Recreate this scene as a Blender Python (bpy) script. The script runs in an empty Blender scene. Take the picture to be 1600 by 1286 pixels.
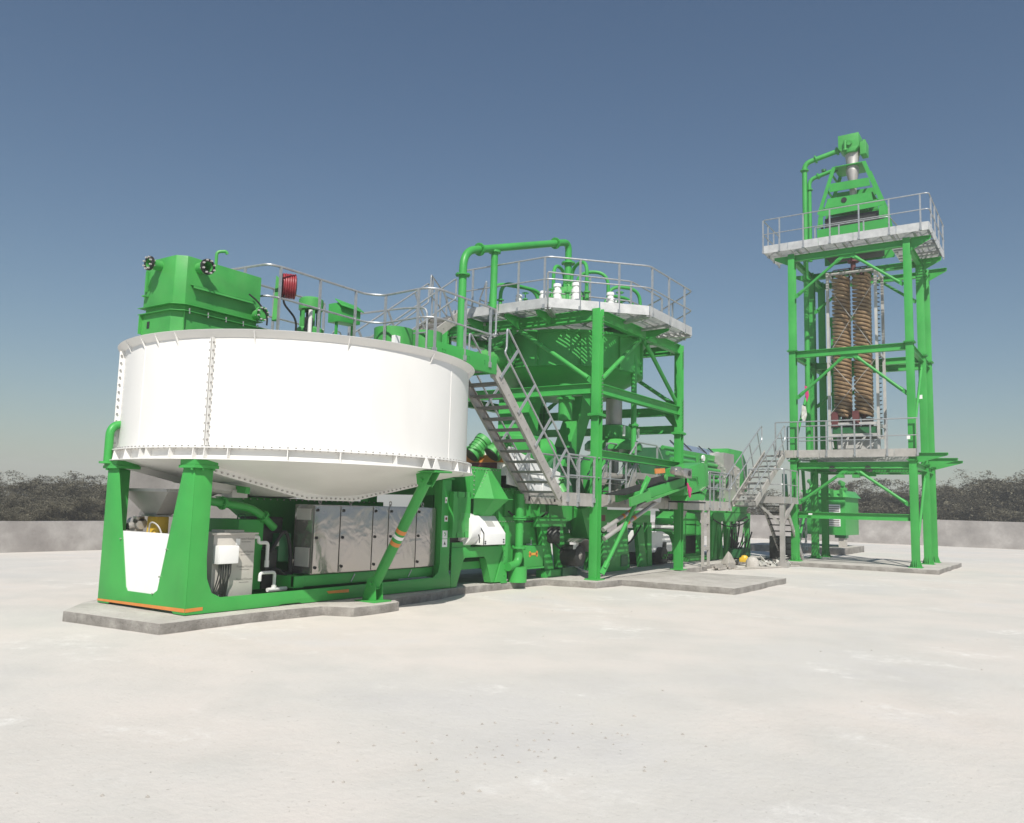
import bpy, bmesh, math, random
from mathutils import Vector, Matrix
random.seed(7)
S = bpy.context.scene
COL = S.collection
R = math.radians

# ------------------------------------------------------------------ camera
CAM = Vector((-7.008, -9.927, 1.7))
cd = bpy.data.cameras.new('camera'); cam = bpy.data.objects.new('camera', cd); COL.objects.link(cam)
fw = Vector((0.82337084, 0.55568837, 0.11519939)); rt = Vector((0.55665787, -0.83031667, 0.02657528)); up_ = Vector((-0.11041955, -0.04224534, 0.99298683))
cam.matrix_world = Matrix(((rt.x, up_.x, -fw.x, CAM.x), (rt.y, up_.y, -fw.y, CAM.y), (rt.z, up_.z, -fw.z, CAM.z), (0, 0, 0, 1)))
cd.sensor_width = 36.0; cd.lens = 36.0 * 1296.07 / 1600.0
cd.clip_start = 0.1; cd.clip_end = 3000
S.camera = cam

# ------------------------------------------------------------------ sky, sun, exposure
SUN_D = Vector((0.74, 0.59, -1.0)).normalized()
w = bpy.data.worlds.new('World'); S.world = w; w.use_nodes = True
nt = w.node_tree; nt.nodes.clear()
sky = nt.nodes.new('ShaderNodeTexSky'); sky.sky_type = 'NISHITA'; sky.sun_disc = False
sky.sun_elevation = math.asin(-SUN_D.z); sky.sun_rotation = math.atan2(-SUN_D.x, -SUN_D.y)
sky.altitude = 0; sky.air_density = 1.25; sky.dust_density = 0.7; sky.ozone_density = 1.0
hs = nt.nodes.new('ShaderNodeHueSaturation'); hs.inputs['Saturation'].default_value = 1.02; hs.inputs['Hue'].default_value = 0.5
bg = nt.nodes.new('ShaderNodeBackground'); bg.inputs[1].default_value = 0.055
wo = nt.nodes.new('ShaderNodeOutputWorld')
nt.links.new(sky.outputs[0], hs.inputs['Color']); tint = nt.nodes.new('ShaderNodeMix'); tint.data_type = 'RGBA'; tint.blend_type = 'MULTIPLY'; tint.inputs[0].default_value = 1.0; tint.inputs[7].default_value = (0.88, 0.985, 1.07, 1)
nt.links.new(hs.outputs[0], tint.inputs[6]); nt.links.new(tint.outputs[2], bg.inputs[0]); nt.links.new(bg.outputs[0], wo.inputs[0])
sd = bpy.data.lights.new('sun', 'SUN'); sd.energy = 4.4; sd.angle = R(0.5); sd.color = (1.0, 0.955, 0.88)
so = bpy.data.objects.new('sun', sd); COL.objects.link(so)
so.rotation_euler = SUN_D.to_track_quat('-Z', 'Y').to_euler()
S.view_settings.view_transform = 'Standard'; S.view_settings.look = 'None'
S.view_settings.exposure = 0.30; S.view_settings.gamma = 1.0; S.view_settings.use_curve_mapping = False
S.render.engine = 'CYCLES'
S.cycles.max_bounces = 8

# ------------------------------------------------------------------ materials
def new_mat(name):
    m = bpy.data.materials.new(name); m.use_nodes = True
    t = m.node_tree; b = t.nodes['Principled BSDF']
    return m, t, b
def node(t, typ, **kw):
    n = t.nodes.new(typ)
    for k, v in kw.items():
        if k.startswith('i_'): n.inputs[k[2:].replace('_', ' ')].default_value = v
        else: setattr(n, k, v)
    return n
def ramp(t, stops):
    r = t.nodes.new('ShaderNodeValToRGB'); e = r.color_ramp.elements
    while len(e) < len(stops): e.new(0.5)
    for el, (p, c) in zip(e, stops):
        el.position = p; el.color = (*c, 1) if len(c) == 3 else c
    return r
def surf(name, c0, c1, rough=0.5, metal=0.0, scale=3.0, bump=0.0, bscale=40.0, detail=5.0, dust=0.0, stretch=(1, 1, 1), r2=None, spec=0.5, dustc=(0.52, 0.48, 0.42)):
    m, t, b = new_mat(name)
    tc = node(t, 'ShaderNodeTexCoord'); mp = node(t, 'ShaderNodeMapping'); mp.inputs['Scale'].default_value = stretch
    t.links.new(tc.outputs['Object'], mp.inputs[0])
    n = node(t, 'ShaderNodeTexNoise', i_Scale=scale, i_Detail=detail, i_Roughness=0.6); t.links.new(mp.outputs[0], n.inputs['Vector'])
    r = ramp(t, [(0.32, c0), (0.68, c1)]); t.links.new(n.outputs[0], r.inputs[0])
    out = r.outputs[0]
    if dust > 0:
        g = node(t, 'ShaderNodeNewGeometry'); sx = node(t, 'ShaderNodeSeparateXYZ'); t.links.new(g.outputs['Normal'], sx.inputs[0])
        n2 = node(t, 'ShaderNodeTexNoise', i_Scale=scale * 2.3, i_Detail=6.0); t.links.new(mp.outputs[0], n2.inputs['Vector'])
        mr = node(t, 'ShaderNodeMapRange'); mr.inputs[1].default_value = -0.6; mr.inputs[2].default_value = 1.0; mr.inputs[3].default_value = 0.12; mr.inputs[4].default_value = 1.0
        t.links.new(sx.outputs[2], mr.inputs[0])
        mu = node(t, 'ShaderNodeMath', operation='MULTIPLY'); t.links.new(mr.outputs[0], mu.inputs[0]); t.links.new(n2.outputs[0], mu.inputs[1])
        mu2 = node(t, 'ShaderNodeMath', operation='MULTIPLY', use_clamp=True); t.links.new(mu.outputs[0], mu2.inputs[0]); mu2.inputs[1].default_value = dust
        mx = node(t, 'ShaderNodeMix', data_type='RGBA'); t.links.new(mu2.outputs[0], mx.inputs[0]); t.links.new(out, mx.inputs[6]); mx.inputs[7].default_value = (*dustc, 1)
        out = mx.outputs[2]
    t.links.new(out, b.inputs['Base Color'])
    b.inputs['Metallic'].default_value = metal; b.inputs['Specular IOR Level'].default_value = spec
    if r2 is None: b.inputs['Roughness'].default_value = rough
    else:
        rr = node(t, 'ShaderNodeMapRange'); rr.inputs[3].default_value = rough; rr.inputs[4].default_value = r2
        t.links.new(n.outputs[0], rr.inputs[0]); t.links.new(rr.outputs[0], b.inputs['Roughness'])
    if bump > 0:
        nb = node(t, 'ShaderNodeTexNoise', i_Scale=bscale, i_Detail=6.0, i_Roughness=0.6); t.links.new(mp.outputs[0], nb.inputs['Vector'])
        bp = node(t, 'ShaderNodeBump', i_Strength=bump, i_Distance=0.02); t.links.new(nb.outputs[0], bp.inputs['Height']); t.links.new(bp.outputs[0], b.inputs['Normal'])
    return m
M = {}
M['green'] = surf('green_paint', (0.029, 0.285, 0.050), (0.043, 0.37, 0.066), rough=0.32, r2=0.54, scale=1.1, detail=8, dust=0.12, spec=0.4, bump=0.05, bscale=9, dustc=(0.42, 0.47, 0.25))
M['green2'] = surf('green_paint_dusty', (0.031, 0.275, 0.050), (0.049, 0.365, 0.068), rough=0.38, r2=0.58, scale=2.2, dust=0.24, spec=0.4, bump=0.06, bscale=14, dustc=(0.42, 0.46, 0.28))
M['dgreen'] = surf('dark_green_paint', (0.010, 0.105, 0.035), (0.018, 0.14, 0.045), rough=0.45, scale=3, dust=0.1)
M['white'] = surf('white_tank_paint', (0.735, 0.725, 0.70), (0.82, 0.81, 0.785), rough=0.4, scale=0.9, bump=0.04, bscale=3, stretch=(1, 1, 0.35), dust=0.16)
M['toe2'] = surf('darker_galvanised_plate', (0.34, 0.325, 0.30), (0.46, 0.44, 0.41), rough=0.5, r2=0.65, metal=0.25, scale=4, detail=8, dust=0.25)  # darker, warmer grey plate for low walkway, stairs and lower deck
M['galvd'] = surf('dull_galvanised_grating', (0.20, 0.195, 0.185), (0.30, 0.29, 0.275), rough=0.5, metal=0.4, scale=7, detail=8, dust=0.2)
M['white2'] = surf('white_cover_plastic', (0.78, 0.78, 0.77), (0.84, 0.84, 0.83), rough=0.35, scale=4)
M['wgrey'] = surf('pale_grey_coated_steel', (0.40, 0.39, 0.375), (0.50, 0.49, 0.47), rough=0.45, scale=3, dust=0.15)
M['galv'] = surf('galvanised_steel', (0.40, 0.405, 0.40), (0.55, 0.555, 0.55), rough=0.36, r2=0.55, metal=0.55, scale=9, detail=8, bump=0.03, dust=0.12)
M['galvt'] = surf('galvanised_tube', (0.36, 0.375, 0.385), (0.46, 0.475, 0.485), rough=0.34, r2=0.5, metal=0.55, scale=14, detail=4)
M['toe'] = surf('galvanised_plate', (0.46, 0.465, 0.465), (0.60, 0.605, 0.60), rough=0.42, r2=0.6, metal=0.3, scale=5, detail=8, dust=0.2)
M['dark'] = surf('dark_machinery', (0.012, 0.014, 0.012), (0.03, 0.032, 0.03), rough=0.5, scale=6)
M['rubber'] = surf('black_rubber', (0.012, 0.012, 0.012), (0.022, 0.022, 0.022), rough=0.65, scale=9)
M['orange'] = surf('orange_band', (0.60, 0.20, 0.035), (0.66, 0.25, 0.06), rough=0.45, scale=5)
M['yellow'] = surf('yellow_paint', (0.66, 0.42, 0.03), (0.74, 0.48, 0.05), rough=0.4, scale=5)
M['red'] = surf('red_hose', (0.24, 0.025, 0.035), (0.34, 0.04, 0.05), rough=0.4, scale=8)
M['pink'] = surf('magenta_plastic', (0.55, 0.03, 0.16), (0.6, 0.05, 0.2), rough=0.4)
M['brown'] = surf('brown_spiral_trough', (0.16, 0.098, 0.055), (0.36, 0.24, 0.125), rough=0.33, r2=0.5, scale=5, spec=0.6, stretch=(1, 1, 2))
M['maroon'] = surf('maroon_plate', (0.10, 0.028, 0.03), (0.14, 0.04, 0.04), rough=0.5)
M['pvc'] = surf('white_pvc_pipe', (0.62, 0.62, 0.6), (0.7, 0.7, 0.68), rough=0.4, scale=6)
M['steel'] = surf('brushed_steel', (0.42, 0.40, 0.385), (0.52, 0.50, 0.48), rough=0.34, metal=0.85, scale=8, stretch=(1, 1, 6), bump=0.05)
M['hopperg'] = surf('grey_hopper_steel', (0.40, 0.38, 0.36), (0.50, 0.48, 0.46), rough=0.42, r2=0.6, metal=0.5, scale=2.2, detail=8)
M['boxgrey'] = surf('grey_cabinet_film', (0.48, 0.45, 0.41), (0.54, 0.51, 0.47), rough=0.45, scale=3)
M['ink'] = surf('grey_ink', (0.22, 0.205, 0.19), (0.27, 0.25, 0.235), rough=0.6)
M['inkdark'] = surf('dark_ink', (0.02, 0.02, 0.02), (0.03, 0.03, 0.03), rough=0.6)
M['sheet'] = surf('glossy_cover_sheet', (0.55, 0.62, 0.66), (0.66, 0.72, 0.76), rough=0.12, metal=0.75, scale=4)
M['rag'] = surf('pale_rag', (0.42, 0.41, 0.37), (0.75, 0.74, 0.70), rough=0.9, scale=9)
M['board'] = surf('plain_board', (0.30, 0.28, 0.25), (0.42, 0.39, 0.35), rough=0.8, scale=7)
M['bark'] = surf('grey_bark', (0.10, 0.085, 0.07), (0.19, 0.16, 0.13), rough=0.9, scale=9, stretch=(1, 1, 0.3))

# polished stainless cabinet doors: a warped sheet that mirrors the yard
m, t, b = new_mat('polished_stainless'); M['stain'] = m
tc = node(t, 'ShaderNodeTexCoord'); n = node(t, 'ShaderNodeTexNoise', i_Scale=2.6, i_Detail=2.0, i_Distortion=0.6); t.links.new(tc.outputs['Object'], n.inputs['Vector'])
bp = node(t, 'ShaderNodeBump', i_Strength=0.5, i_Distance=0.06); t.links.new(n.outputs[0], bp.inputs['Height']); t.links.new(bp.outputs[0], b.inputs['Normal'])
b.inputs['Base Color'].default_value = (0.50, 0.47, 0.45, 1); b.inputs['Metallic'].default_value = 0.8; b.inputs['Roughness'].default_value = 0.22

def concrete(name, c0, c1, c2, scale, bump, pits=0.75):
    m, t, b = new_mat(name)
    tc = node(t, 'ShaderNodeTexCoord')
    n = node(t, 'ShaderNodeTexNoise', i_Scale=scale, i_Detail=8.0, i_Roughness=0.65); t.links.new(tc.outputs['Object'], n.inputs['Vector'])
    n2 = node(t, 'ShaderNodeTexNoise', i_Scale=scale * 9, i_Detail=6.0, i_Roughness=0.7); t.links.new(tc.outputs['Object'], n2.inputs['Vector'])
    r = ramp(t, [(0.3, c0), (0.52, c1), (0.75, c2)]); t.links.new(n.outputs[0], r.inputs[0])
    r2 = ramp(t, [(0.30, (0.62, 0.6, 0.58)), (0.46, (1, 1, 1))]); t.links.new(n2.outputs[0], r2.inputs[0])
    mx = node(t, 'ShaderNodeMix', data_type='RGBA', blend_type='MULTIPLY'); mx.inputs[0].default_value = pits
    t.links.new(r.outputs[0], mx.inputs[6]); t.links.new(r2.outputs[0], mx.inputs[7]); t.links.new(mx.outputs[2], b.inputs['Base Color'])
    b.inputs['Roughness'].default_value = 0.85; b.inputs['Specular IOR Level'].default_value = 0.25
    bp = node(t, 'ShaderNodeBump', i_Strength=bump, i_Distance=0.03); t.links.new(n2.outputs[0], bp.inputs['Height']); t.links.new(bp.outputs[0], b.inputs['Normal'])
    return m
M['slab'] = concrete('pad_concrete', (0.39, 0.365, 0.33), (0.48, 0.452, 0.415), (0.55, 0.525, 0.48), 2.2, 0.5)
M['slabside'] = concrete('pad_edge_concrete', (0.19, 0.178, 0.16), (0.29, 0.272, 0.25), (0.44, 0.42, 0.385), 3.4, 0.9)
M['wall'] = concrete('wall_render', (0.235, 0.22, 0.21), (0.32, 0.30, 0.287), (0.47, 0.45, 0.43), 0.75, 0.25, 0.25)

# pale dusty yard
m, t, b = new_mat('dusty_yard'); M['ground'] = m
tc = node(t, 'ShaderNodeTexCoord')
def gn(scale, detail=6.0, rough=0.6, st=(1, 1, 1), rot=0.0):
    mp = node(t, 'ShaderNodeMapping'); mp.inputs['Scale'].default_value = st; mp.inputs['Rotation'].default_value = (0, 0, rot)
    t.links.new(tc.outputs['Object'], mp.inputs[0])
    q = node(t, 'ShaderNodeTexNoise', i_Scale=scale, i_Detail=detail, i_Roughness=rough); t.links.new(mp.outputs[0], q.inputs['Vector']); return q
big = gn(0.22, 7); rb = ramp(t, [(0.30, (0.565, 0.55, 0.53)), (0.45, (0.585, 0.563, 0.522)), (0.58, (0.63, 0.585, 0.535)), (0.72, (0.572, 0.556, 0.535))]); t.links.new(big.outputs[0], rb.inputs[0])
mid = gn(0.9, 9, 0.68); rm = ramp(t, [(0.32, (0.83, 0.825, 0.81)), (0.56, (1, 1, 1))]); t.links.new(mid.outputs[0], rm.inputs[0])
mx = node(t, 'ShaderNodeMix', data_type='RGBA', blend_type='MULTIPLY'); mx.inputs[0].default_value = 0.42; t.links.new(rb.outputs[0], mx.inputs[6]); t.links.new(rm.outputs[0], mx.inputs[7])
pat = gn(0.55, 9, 0.7, (1, 0.7, 1), R(-30)); rp = ramp(t, [(0.55, (0, 0, 0)), (0.66, (1, 1, 1))]); t.links.new(pat.outputs[0], rp.inputs[0])
fine = gn(5.0, 7, 0.75); rf = ramp(t, [(0.44, (0, 0, 0)), (0.62, (1, 1, 1))]); t.links.new(fine.outputs[0], rf.inputs[0])
mm = node(t, 'ShaderNodeMath', operation='MULTIPLY'); t.links.new(rp.outputs[0], mm.inputs[0]); t.links.new(rf.outputs[0], mm.inputs[1])
mx2 = node(t, 'ShaderNodeMix', data_type='RGBA'); t.links.new(mm.outputs[0], mx2.inputs[0]); t.links.new(mx.outputs[2], mx2.inputs[6]); mx2.inputs[7].default_value = (0.76, 0.74, 0.70, 1)
spk = gn(26, 3, 0.6); rs = ramp(t, [(0.27, (0.5, 0.48, 0.44)), (0.36, (1, 1, 1))]); t.links.new(spk.outputs[0], rs.inputs[0])
mx3 = node(t, 'ShaderNodeMix', data_type='RGBA', blend_type='MULTIPLY'); mx3.inputs[0].default_value = 0.6; t.links.new(mx2.outputs[2], mx3.inputs[6]); t.links.new(rs.outputs[0], mx3.inputs[7])
t.links.new(mx3.outputs[2], b.inputs['Base Color']); b.inputs['Roughness'].default_value = 0.9; b.inputs['Specular IOR Level'].default_value = 0.2
gb = gn(9, 8, 0.7); bp = node(t, 'ShaderNodeBump', i_Strength=0.35, i_Distance=0.03); t.links.new(gb.outputs[0], bp.inputs['Height']); t.links.new(bp.outputs[0], b.inputs['Normal'])

# foliage: thin feathery leaves, colour varies leaf by leaf
def leafmat(name, a, c):
    m, t, b = new_mat(name)
    g = node(t, 'ShaderNodeNewGeometry')
    tc = node(t, 'ShaderNodeTexCoord'); nz = node(t, 'ShaderNodeTexNoise', i_Scale=1.5, i_Detail=3.0); t.links.new(tc.outputs['Object'], nz.inputs['Vector'])
    ad = node(t, 'ShaderNodeMath', operation='MULTIPLY_ADD'); t.links.new(g.outputs['Random Per Island'], ad.inputs[0]); ad.inputs[1].default_value = 0.35; t.links.new(nz.outputs[0], ad.inputs[2])
    r = ramp(t, [(0.40, a), (0.95, c)]); t.links.new(ad.outputs[0], r.inputs[0]); t.links.new(r.outputs[0], b.inputs['Base Color'])
    b.inputs['Roughness'].default_value = 0.75; b.inputs['Specular IOR Level'].default_value = 0.2
    return m
M['leaf'] = leafmat('olive_feather_leaf', (0.080, 0.075, 0.050), (0.175, 0.16, 0.115))

# ------------------------------------------------------------------ mesh builder
class MB:
    def __init__(s): s.v = []; s.f = []
    def add(s, vs, fs):
        o = len(s.v); s.v.extend([tuple(v) for v in vs]); s.f.extend([tuple(i + o for i in f) for f in fs]); return s
    def prism(s, poly, vec):
        n = len(poly); vec = Vector(vec); a = [Vector(p) for p in poly]
        return s.add(a + [p + vec for p in a], [tuple(range(n)), tuple(range(2 * n - 1, n - 1, -1))] + [(i, (i + 1) % n, (i + 1) % n + n, i + n) for i in range(n)])
    def box(s, x0, x1, y0, y1, z0, z1):
        return s.prism([(x0, y0, z0), (x1, y0, z0), (x1, y1, z0), (x0, y1, z0)], (0, 0, z1 - z0))
    def frame(s, p, q, up):
        d = (q - p).normalized(); up = Vector(up)
        if abs(d.dot(up)) > 0.98: up = Vector((1, 0, 0)) if abs(d.x) < 0.9 else Vector((0, 1, 0))
        r = d.cross(up).normalized(); u = r.cross(d).normalized(); return d, r, u
    def extr(s, p, q, prof, up=(0, 0, 1)):
        p = Vector(p); q = Vector(q); d, r, u = s.frame(p, q, up)
        return s.prism([p + r * a + u * b for a, b in prof], q - p)
    def beam(s, p, q, w, h, up=(0, 0, 1)):
        return s.extr(p, q, [(-w / 2, -h / 2), (w / 2, -h / 2), (w / 2, h / 2), (-w / 2, h / 2)], up)
    def ibeam(s, p, q, w, h, up=(0, 0, 1), tf=0.016, tw=0.012):
        a, b = w / 2, h / 2; t = tw / 2
        return s.extr(p, q, [(-a, -b), (a, -b), (a, -b + tf), (t, -b + tf), (t, b - tf), (a, b - tf), (a, b), (-a, b), (-a, b - tf), (-t, b - tf), (-t, -b + tf), (-a, -b + tf)], up)
    def chan(s, p, q, w, h, up=(0, 0, 1), t=0.01):
        a, b = w, h / 2
        return s.extr(p, q, [(0, -b), (a, -b), (a, -b + t), (t, -b + t), (t, b - t), (a, b - t), (a, b), (0, b)], up)
    def cyl(s, p, q, r, r2=None, n=14, cap=True):
        p = Vector(p); q = Vector(q); r2 = r if r2 is None else r2; d, rr, u = s.frame(p, q, (0, 0, 1)); vs = []
        for k, (c, rad) in enumerate(((p, r), (q, r2))):
            for i in range(n):
                a = 2 * math.pi * i / n; vs.append(c + rr * math.cos(a) * rad + u * math.sin(a) * rad)
        fs = [(i, (i + 1) % n, (i + 1) % n + n, i + n) for i in range(n)]
        if cap: fs += [tuple(range(n)), tuple(range(2 * n - 1, n - 1, -1))]
        return s.add(vs, fs)
    def tube(s, path, r, n=8, cap=True, closed=False):
        P = [Vector(p) for p in path]; m = len(P); vs = []; up = None
        for i, p in enumerate(P):
            a = P[(i - 1) % m] if (closed or i > 0) else p; c = P[(i + 1) % m] if (closed or i < m - 1) else p
            d = (c - a).normalized()
            if up is None: up = Vector((0, 0, 1)) if abs(d.z) < 0.9 else Vector((1, 0, 0))
            rr = d.cross(up)
            if rr.length < 1e-4: rr = d.cross(Vector((0.3, 1, 0.2)))
            rr.normalize(); up = rr.cross(d).normalized()
            for k in range(n):
                t = 2 * math.pi * k / n; vs.append(p + rr * math.cos(t) * r + up * math.sin(t) * r)
        fs = []
        for i in range(m if closed else m - 1):
            j = (i + 1) % m
            fs += [(i * n + k, i * n + (k + 1) % n, j * n + (k + 1) % n, j * n + k) for k in range(n)]
        if cap and not closed: fs += [tuple(range(n)), tuple(range(m * n - 1, (m - 1) * n - 1, -1))]
        return s.add(vs, fs)
    def lathe(s, c, prof, n=32, a0=0.0, a1=360.0, axis=(0, 0, 1)):
        c = Vector(c); ax = Vector(axis).normalized(); e1 = ax.orthogonal().normalized() if abs(ax.z) < 0.99 else Vector((1, 0, 0)); e2 = ax.cross(e1)
        full = abs(a1 - a0) >= 359.9; m = n if full else n + 1; k = len(prof); vs = []
        for i in range(m):
            a = R(a0 + (a1 - a0) * i / n)
            for rad, h in prof: vs.append(c + ax * h + (e1 * math.cos(a) + e2 * math.sin(a)) * rad)
        fs = []
        for i in range(n):
            j = (i + 1) % m
            fs += [(i * k + q, j * k + q, j * k + q + 1, i * k + q + 1) for q in range(k - 1)]
        return s.add(vs, fs)
    def bolts(s, pts, nrm, r=0.014, h=0.016):
        nv = Vector(nrm).normalized()
        for p in pts: s.cyl(Vector(p), Vector(p) + nv * h, r, n=6)
        return s
    def flange(s, c, axis, r, th=0.03, n=18, nb=8, br=0.016):
        c = Vector(c); a = Vector(axis).normalized(); s.cyl(c - a * th, c + a * th, r, n=n)
        e1 = a.orthogonal().normalized(); e2 = a.cross(e1)
        for i in range(nb):
            t = 2 * math.pi * (i + .5) / nb; p = c + (e1 * math.cos(t) + e2 * math.sin(t)) * r * 0.84
            s.cyl(p - a * (th + .025), p + a * (th + .025), br, n=6)
        return s
    def build(s, name, mat, parent=None, bevel=0.0, smooth=35, origin=None, recalc=True, **tags):
        o0 = Vector(origin) if origin is not None else (Vector(parent['_o']) if parent is not None else Vector((0, 0, 0)))
        me = bpy.data.meshes.new(name); me.from_pydata([tuple(Vector(v) - o0) for v in s.v], [], s.f)
        if recalc or bevel > 0:
            bm = bmesh.new(); bm.from_mesh(me); bmesh.ops.recalc_face_normals(bm, faces=bm.faces[:])
            if bevel > 0:
                ed = [e for e in bm.edges if len(e.link_faces) == 2 and e.calc_face_angle(0) > 0.6]
                bmesh.ops.bevel(bm, geom=ed, offset=bevel, segments=2, affect='EDGES', profile=0.6, clamp_overlap=True)
            bm.to_mesh(me); bm.free()
        me.materials.append(M[mat] if isinstance(mat, str) else mat)
        if smooth:
            me.shade_smooth(); me.set_sharp_from_angle(angle=R(smooth))
        o = bpy.data.objects.new(name, me); COL.objects.link(o); o['_o'] = tuple(o0)
        if parent is not None: o.parent = parent
        else: o.location = o0
        for k, v in tags.items(): o[k] = v
        return o
def thing(name, label, cat, base, group=None):
    o = bpy.data.objects.new(name, None); COL.objects.link(o); o.location = base; o.empty_display_size = 0.2
    o['_o'] = tuple(base); o['label'] = label; o['category'] = cat
    if group: o['group'] = group
    return o
def tag(o, label, cat, group=None):
    o['label'] = label; o['category'] = cat
    if group: o['group'] = group
    return o
def copy_tree(o, parent=None, loc=None, **tags):
    c = o.copy(); COL.objects.link(c)
    if parent is not None: c.parent = parent
    if loc is not None: c.location = loc
    for k, v in tags.items(): c[k] = v
    for ch in list(o.children): copy_tree(ch, c)
    return c
def fil(path, r=0.12, k=5):
    P = [Vector(p) for p in path]; out = [P[0]]
    for i in range(1, len(P) - 1):
        a, b, c = P[i - 1], P[i], P[i + 1]; u = (a - b); v = (c - b); rr = min(r, u.length * .48, v.length * .48)
        s0 = b + u.normalized() * rr; s1 = b + v.normalized() * rr
        for q in range(k + 1):
            t = q / k; out.append(s0 * (1 - t) ** 2 + b * 2 * t * (1 - t) + s1 * t * t)
    out.append(P[-1]); return out
def railing(parent, pts, h=1.05, posts=None, sp=1.3, toe=True, toeh=0.16, tr=0.021, mid=0.5, post_drop=0.12, ends=(False, False), skip=()):
    """tube railing along pts (floor points): rails are one part, each post and toe plate a sub-part"""
    P = [Vector(p) for p in pts]; up = Vector((0, 0, 1)); m = MB()
    top = [p + up * h for p in P]; md = [p + up * h * mid for p in P]
    m.tube(fil(top, .14), tr, 8); m.tube(fil(md, .14), tr * .85, 8)
    for e, i in ((ends[0], 0), (ends[1], -1)):
        if e:
            d = (P[i] - P[1 if i == 0 else -2]).normalized() * .16
            m.tube(fil([top[i], top[i] + d, md[i] + d, md[i]], .12), tr * .95, 8)
    r = m.build('railing', 'galvt', parent)
    if posts is None:
        posts = []
        for a, b in zip(P[:-1], P[1:]):
            L = (b - a).length; n = max(1, round(L / sp))
            posts += [a.lerp(b, (i + (.0 if L > 2.5 else .0)) / n) for i in range(n)]
        posts.append(P[-1])
    for i, p in enumerate(posts):
        if i in skip: continue
        p = Vector(p); q = MB(); q.beam(p - up * post_drop, p + up * (h - .01), .05, .022, up=(1, 0, 0)); q.box(p.x - .035, p.x + .035, p.y - .03, p.y + .03, p.z - post_drop, p.z - post_drop + .1)
        q.build('post', 'galvt', r)
    if toe:
        for a, b in zip(P[:-1], P[1:]):
            MB().beam(a + up * (toeh / 2 - .06), b + up * (toeh / 2 - .06), .012, toeh + .02).build('toe_board', 'toe', r)
    return r
def grating(parent, poly, z, axis='x', pitch=0.065, h=0.035, mat='galv', name='floor_grating', cross=0.5):
    """open bar floor clipped to a convex polygon"""
    m = MB(); i0, i1 = (0, 1) if axis == 'x' else (1, 0)
    lo = min(p[i1] for p in poly); hi = max(p[i1] for p in poly); k = int((hi - lo) / pitch)
    def span(c, i1, i0):
        xs = []
        for a, b in zip(poly, poly[1:] + poly[:1]):
            if (a[i1] - c) * (b[i1] - c) < 0: xs.append(a[i0] + (b[i0] - a[i0]) * (c - a[i1]) / (b[i1] - a[i1]))
        return (min(xs), max(xs)) if len(xs) >= 2 else None
    for j in range(1, k):
        c = lo + j * pitch; q = span(c, i1, i0)
        if q and q[1] - q[0] > .05:
            if axis == 'x': m.box(q[0], q[1], c - .012, c + .012, z - h, z)
            else: m.box(c - .012, c + .012, q[0], q[1], z - h, z)
    lo = min(p[i0] for p in poly); hi = max(p[i0] for p in poly); k = int((hi - lo) / cross)
    for j in range(1, k):
        c = lo + j * cross; q = span(c, i0, i1)
        if q:
            if axis == 'x': m.box(c - .02, c + .02, q[0], q[1], z - h - .02, z - .004)
            else: m.box(q[0], q[1], c - .02, c + .02, z - h - .02, z - .004)
    return m.build(name, mat, parent, recalc=False, kind='stuff')

# ================================================================== SETTING
g = MB(); N = 14
g.add([(-415, -415, 0), (415, -415, 0), (415, 415, 0), (-415, 415, 0)], [(0, 1, 2, 3)])
ground = g.build('ground', 'ground', smooth=0, recalc=False, kind='structure')

def pad(name, poly, z=0.14, mat='slab', seed=1):
    """cast slab: rough top sheet with slightly ragged edges"""
    rnd = random.Random(seed); out = []
    for a, b in zip(poly, poly[1:] + poly[:1]):
        a = Vector((*a, 0)); b = Vector((*b, 0)); n = max(1, int((b - a).length / .35)); d = (b - a).normalized(); nn = Vector((-d.y, d.x, 0))
        for i in range(n):
            p = a.lerp(b, i / n)
            if i: p += nn * rnd.uniform(-.032, .032)
            out.append((p.x, p.y, -0.02))
    o = MB().prism(out, (0, 0, z + .02)).build(name, mat, None, bevel=.012, smooth=30, kind='structure')
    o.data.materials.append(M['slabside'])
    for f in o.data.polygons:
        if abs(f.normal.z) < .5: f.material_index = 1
    return o
pad('concrete_pad', [(-.62, -.38), (.8, -.3), (2.1, -.42), (2.3, -.86), (3.36, -.83), (3.62, -.44), (5.2, -.24), (6.2, .0), (9.05, -.1), (9.3, -1.25), (10.36, -1.32), (10.36, -.9), (16.9, -.9), (16.9, 4.4), (2, 4.0), (.6, 2.75), (-.12, 2.3), (-.80, 1.56)], seed=3)
pad('concrete_pad', [(10.4, -3.95), (14.35, -3.92), (14.2, -.94), (10.4, -.94)], z=.136, seed=4)
pad('concrete_pad', [(21.85, -6.45), (27.6, -6.5), (27.6, -1.3), (21.85, -1.55)], seed=5)
pad('concrete_pad', [(16.95, -.6), (25.2, -.6), (25.2, 4.4), (16.95, 4.4)], z=.13, seed=6)
pad('concrete_pad', [(32.0, -1.45), (37.0, -1.35), (37.2, 3.0), (32.0, 3.0)], z=.3, seed=8)

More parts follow.
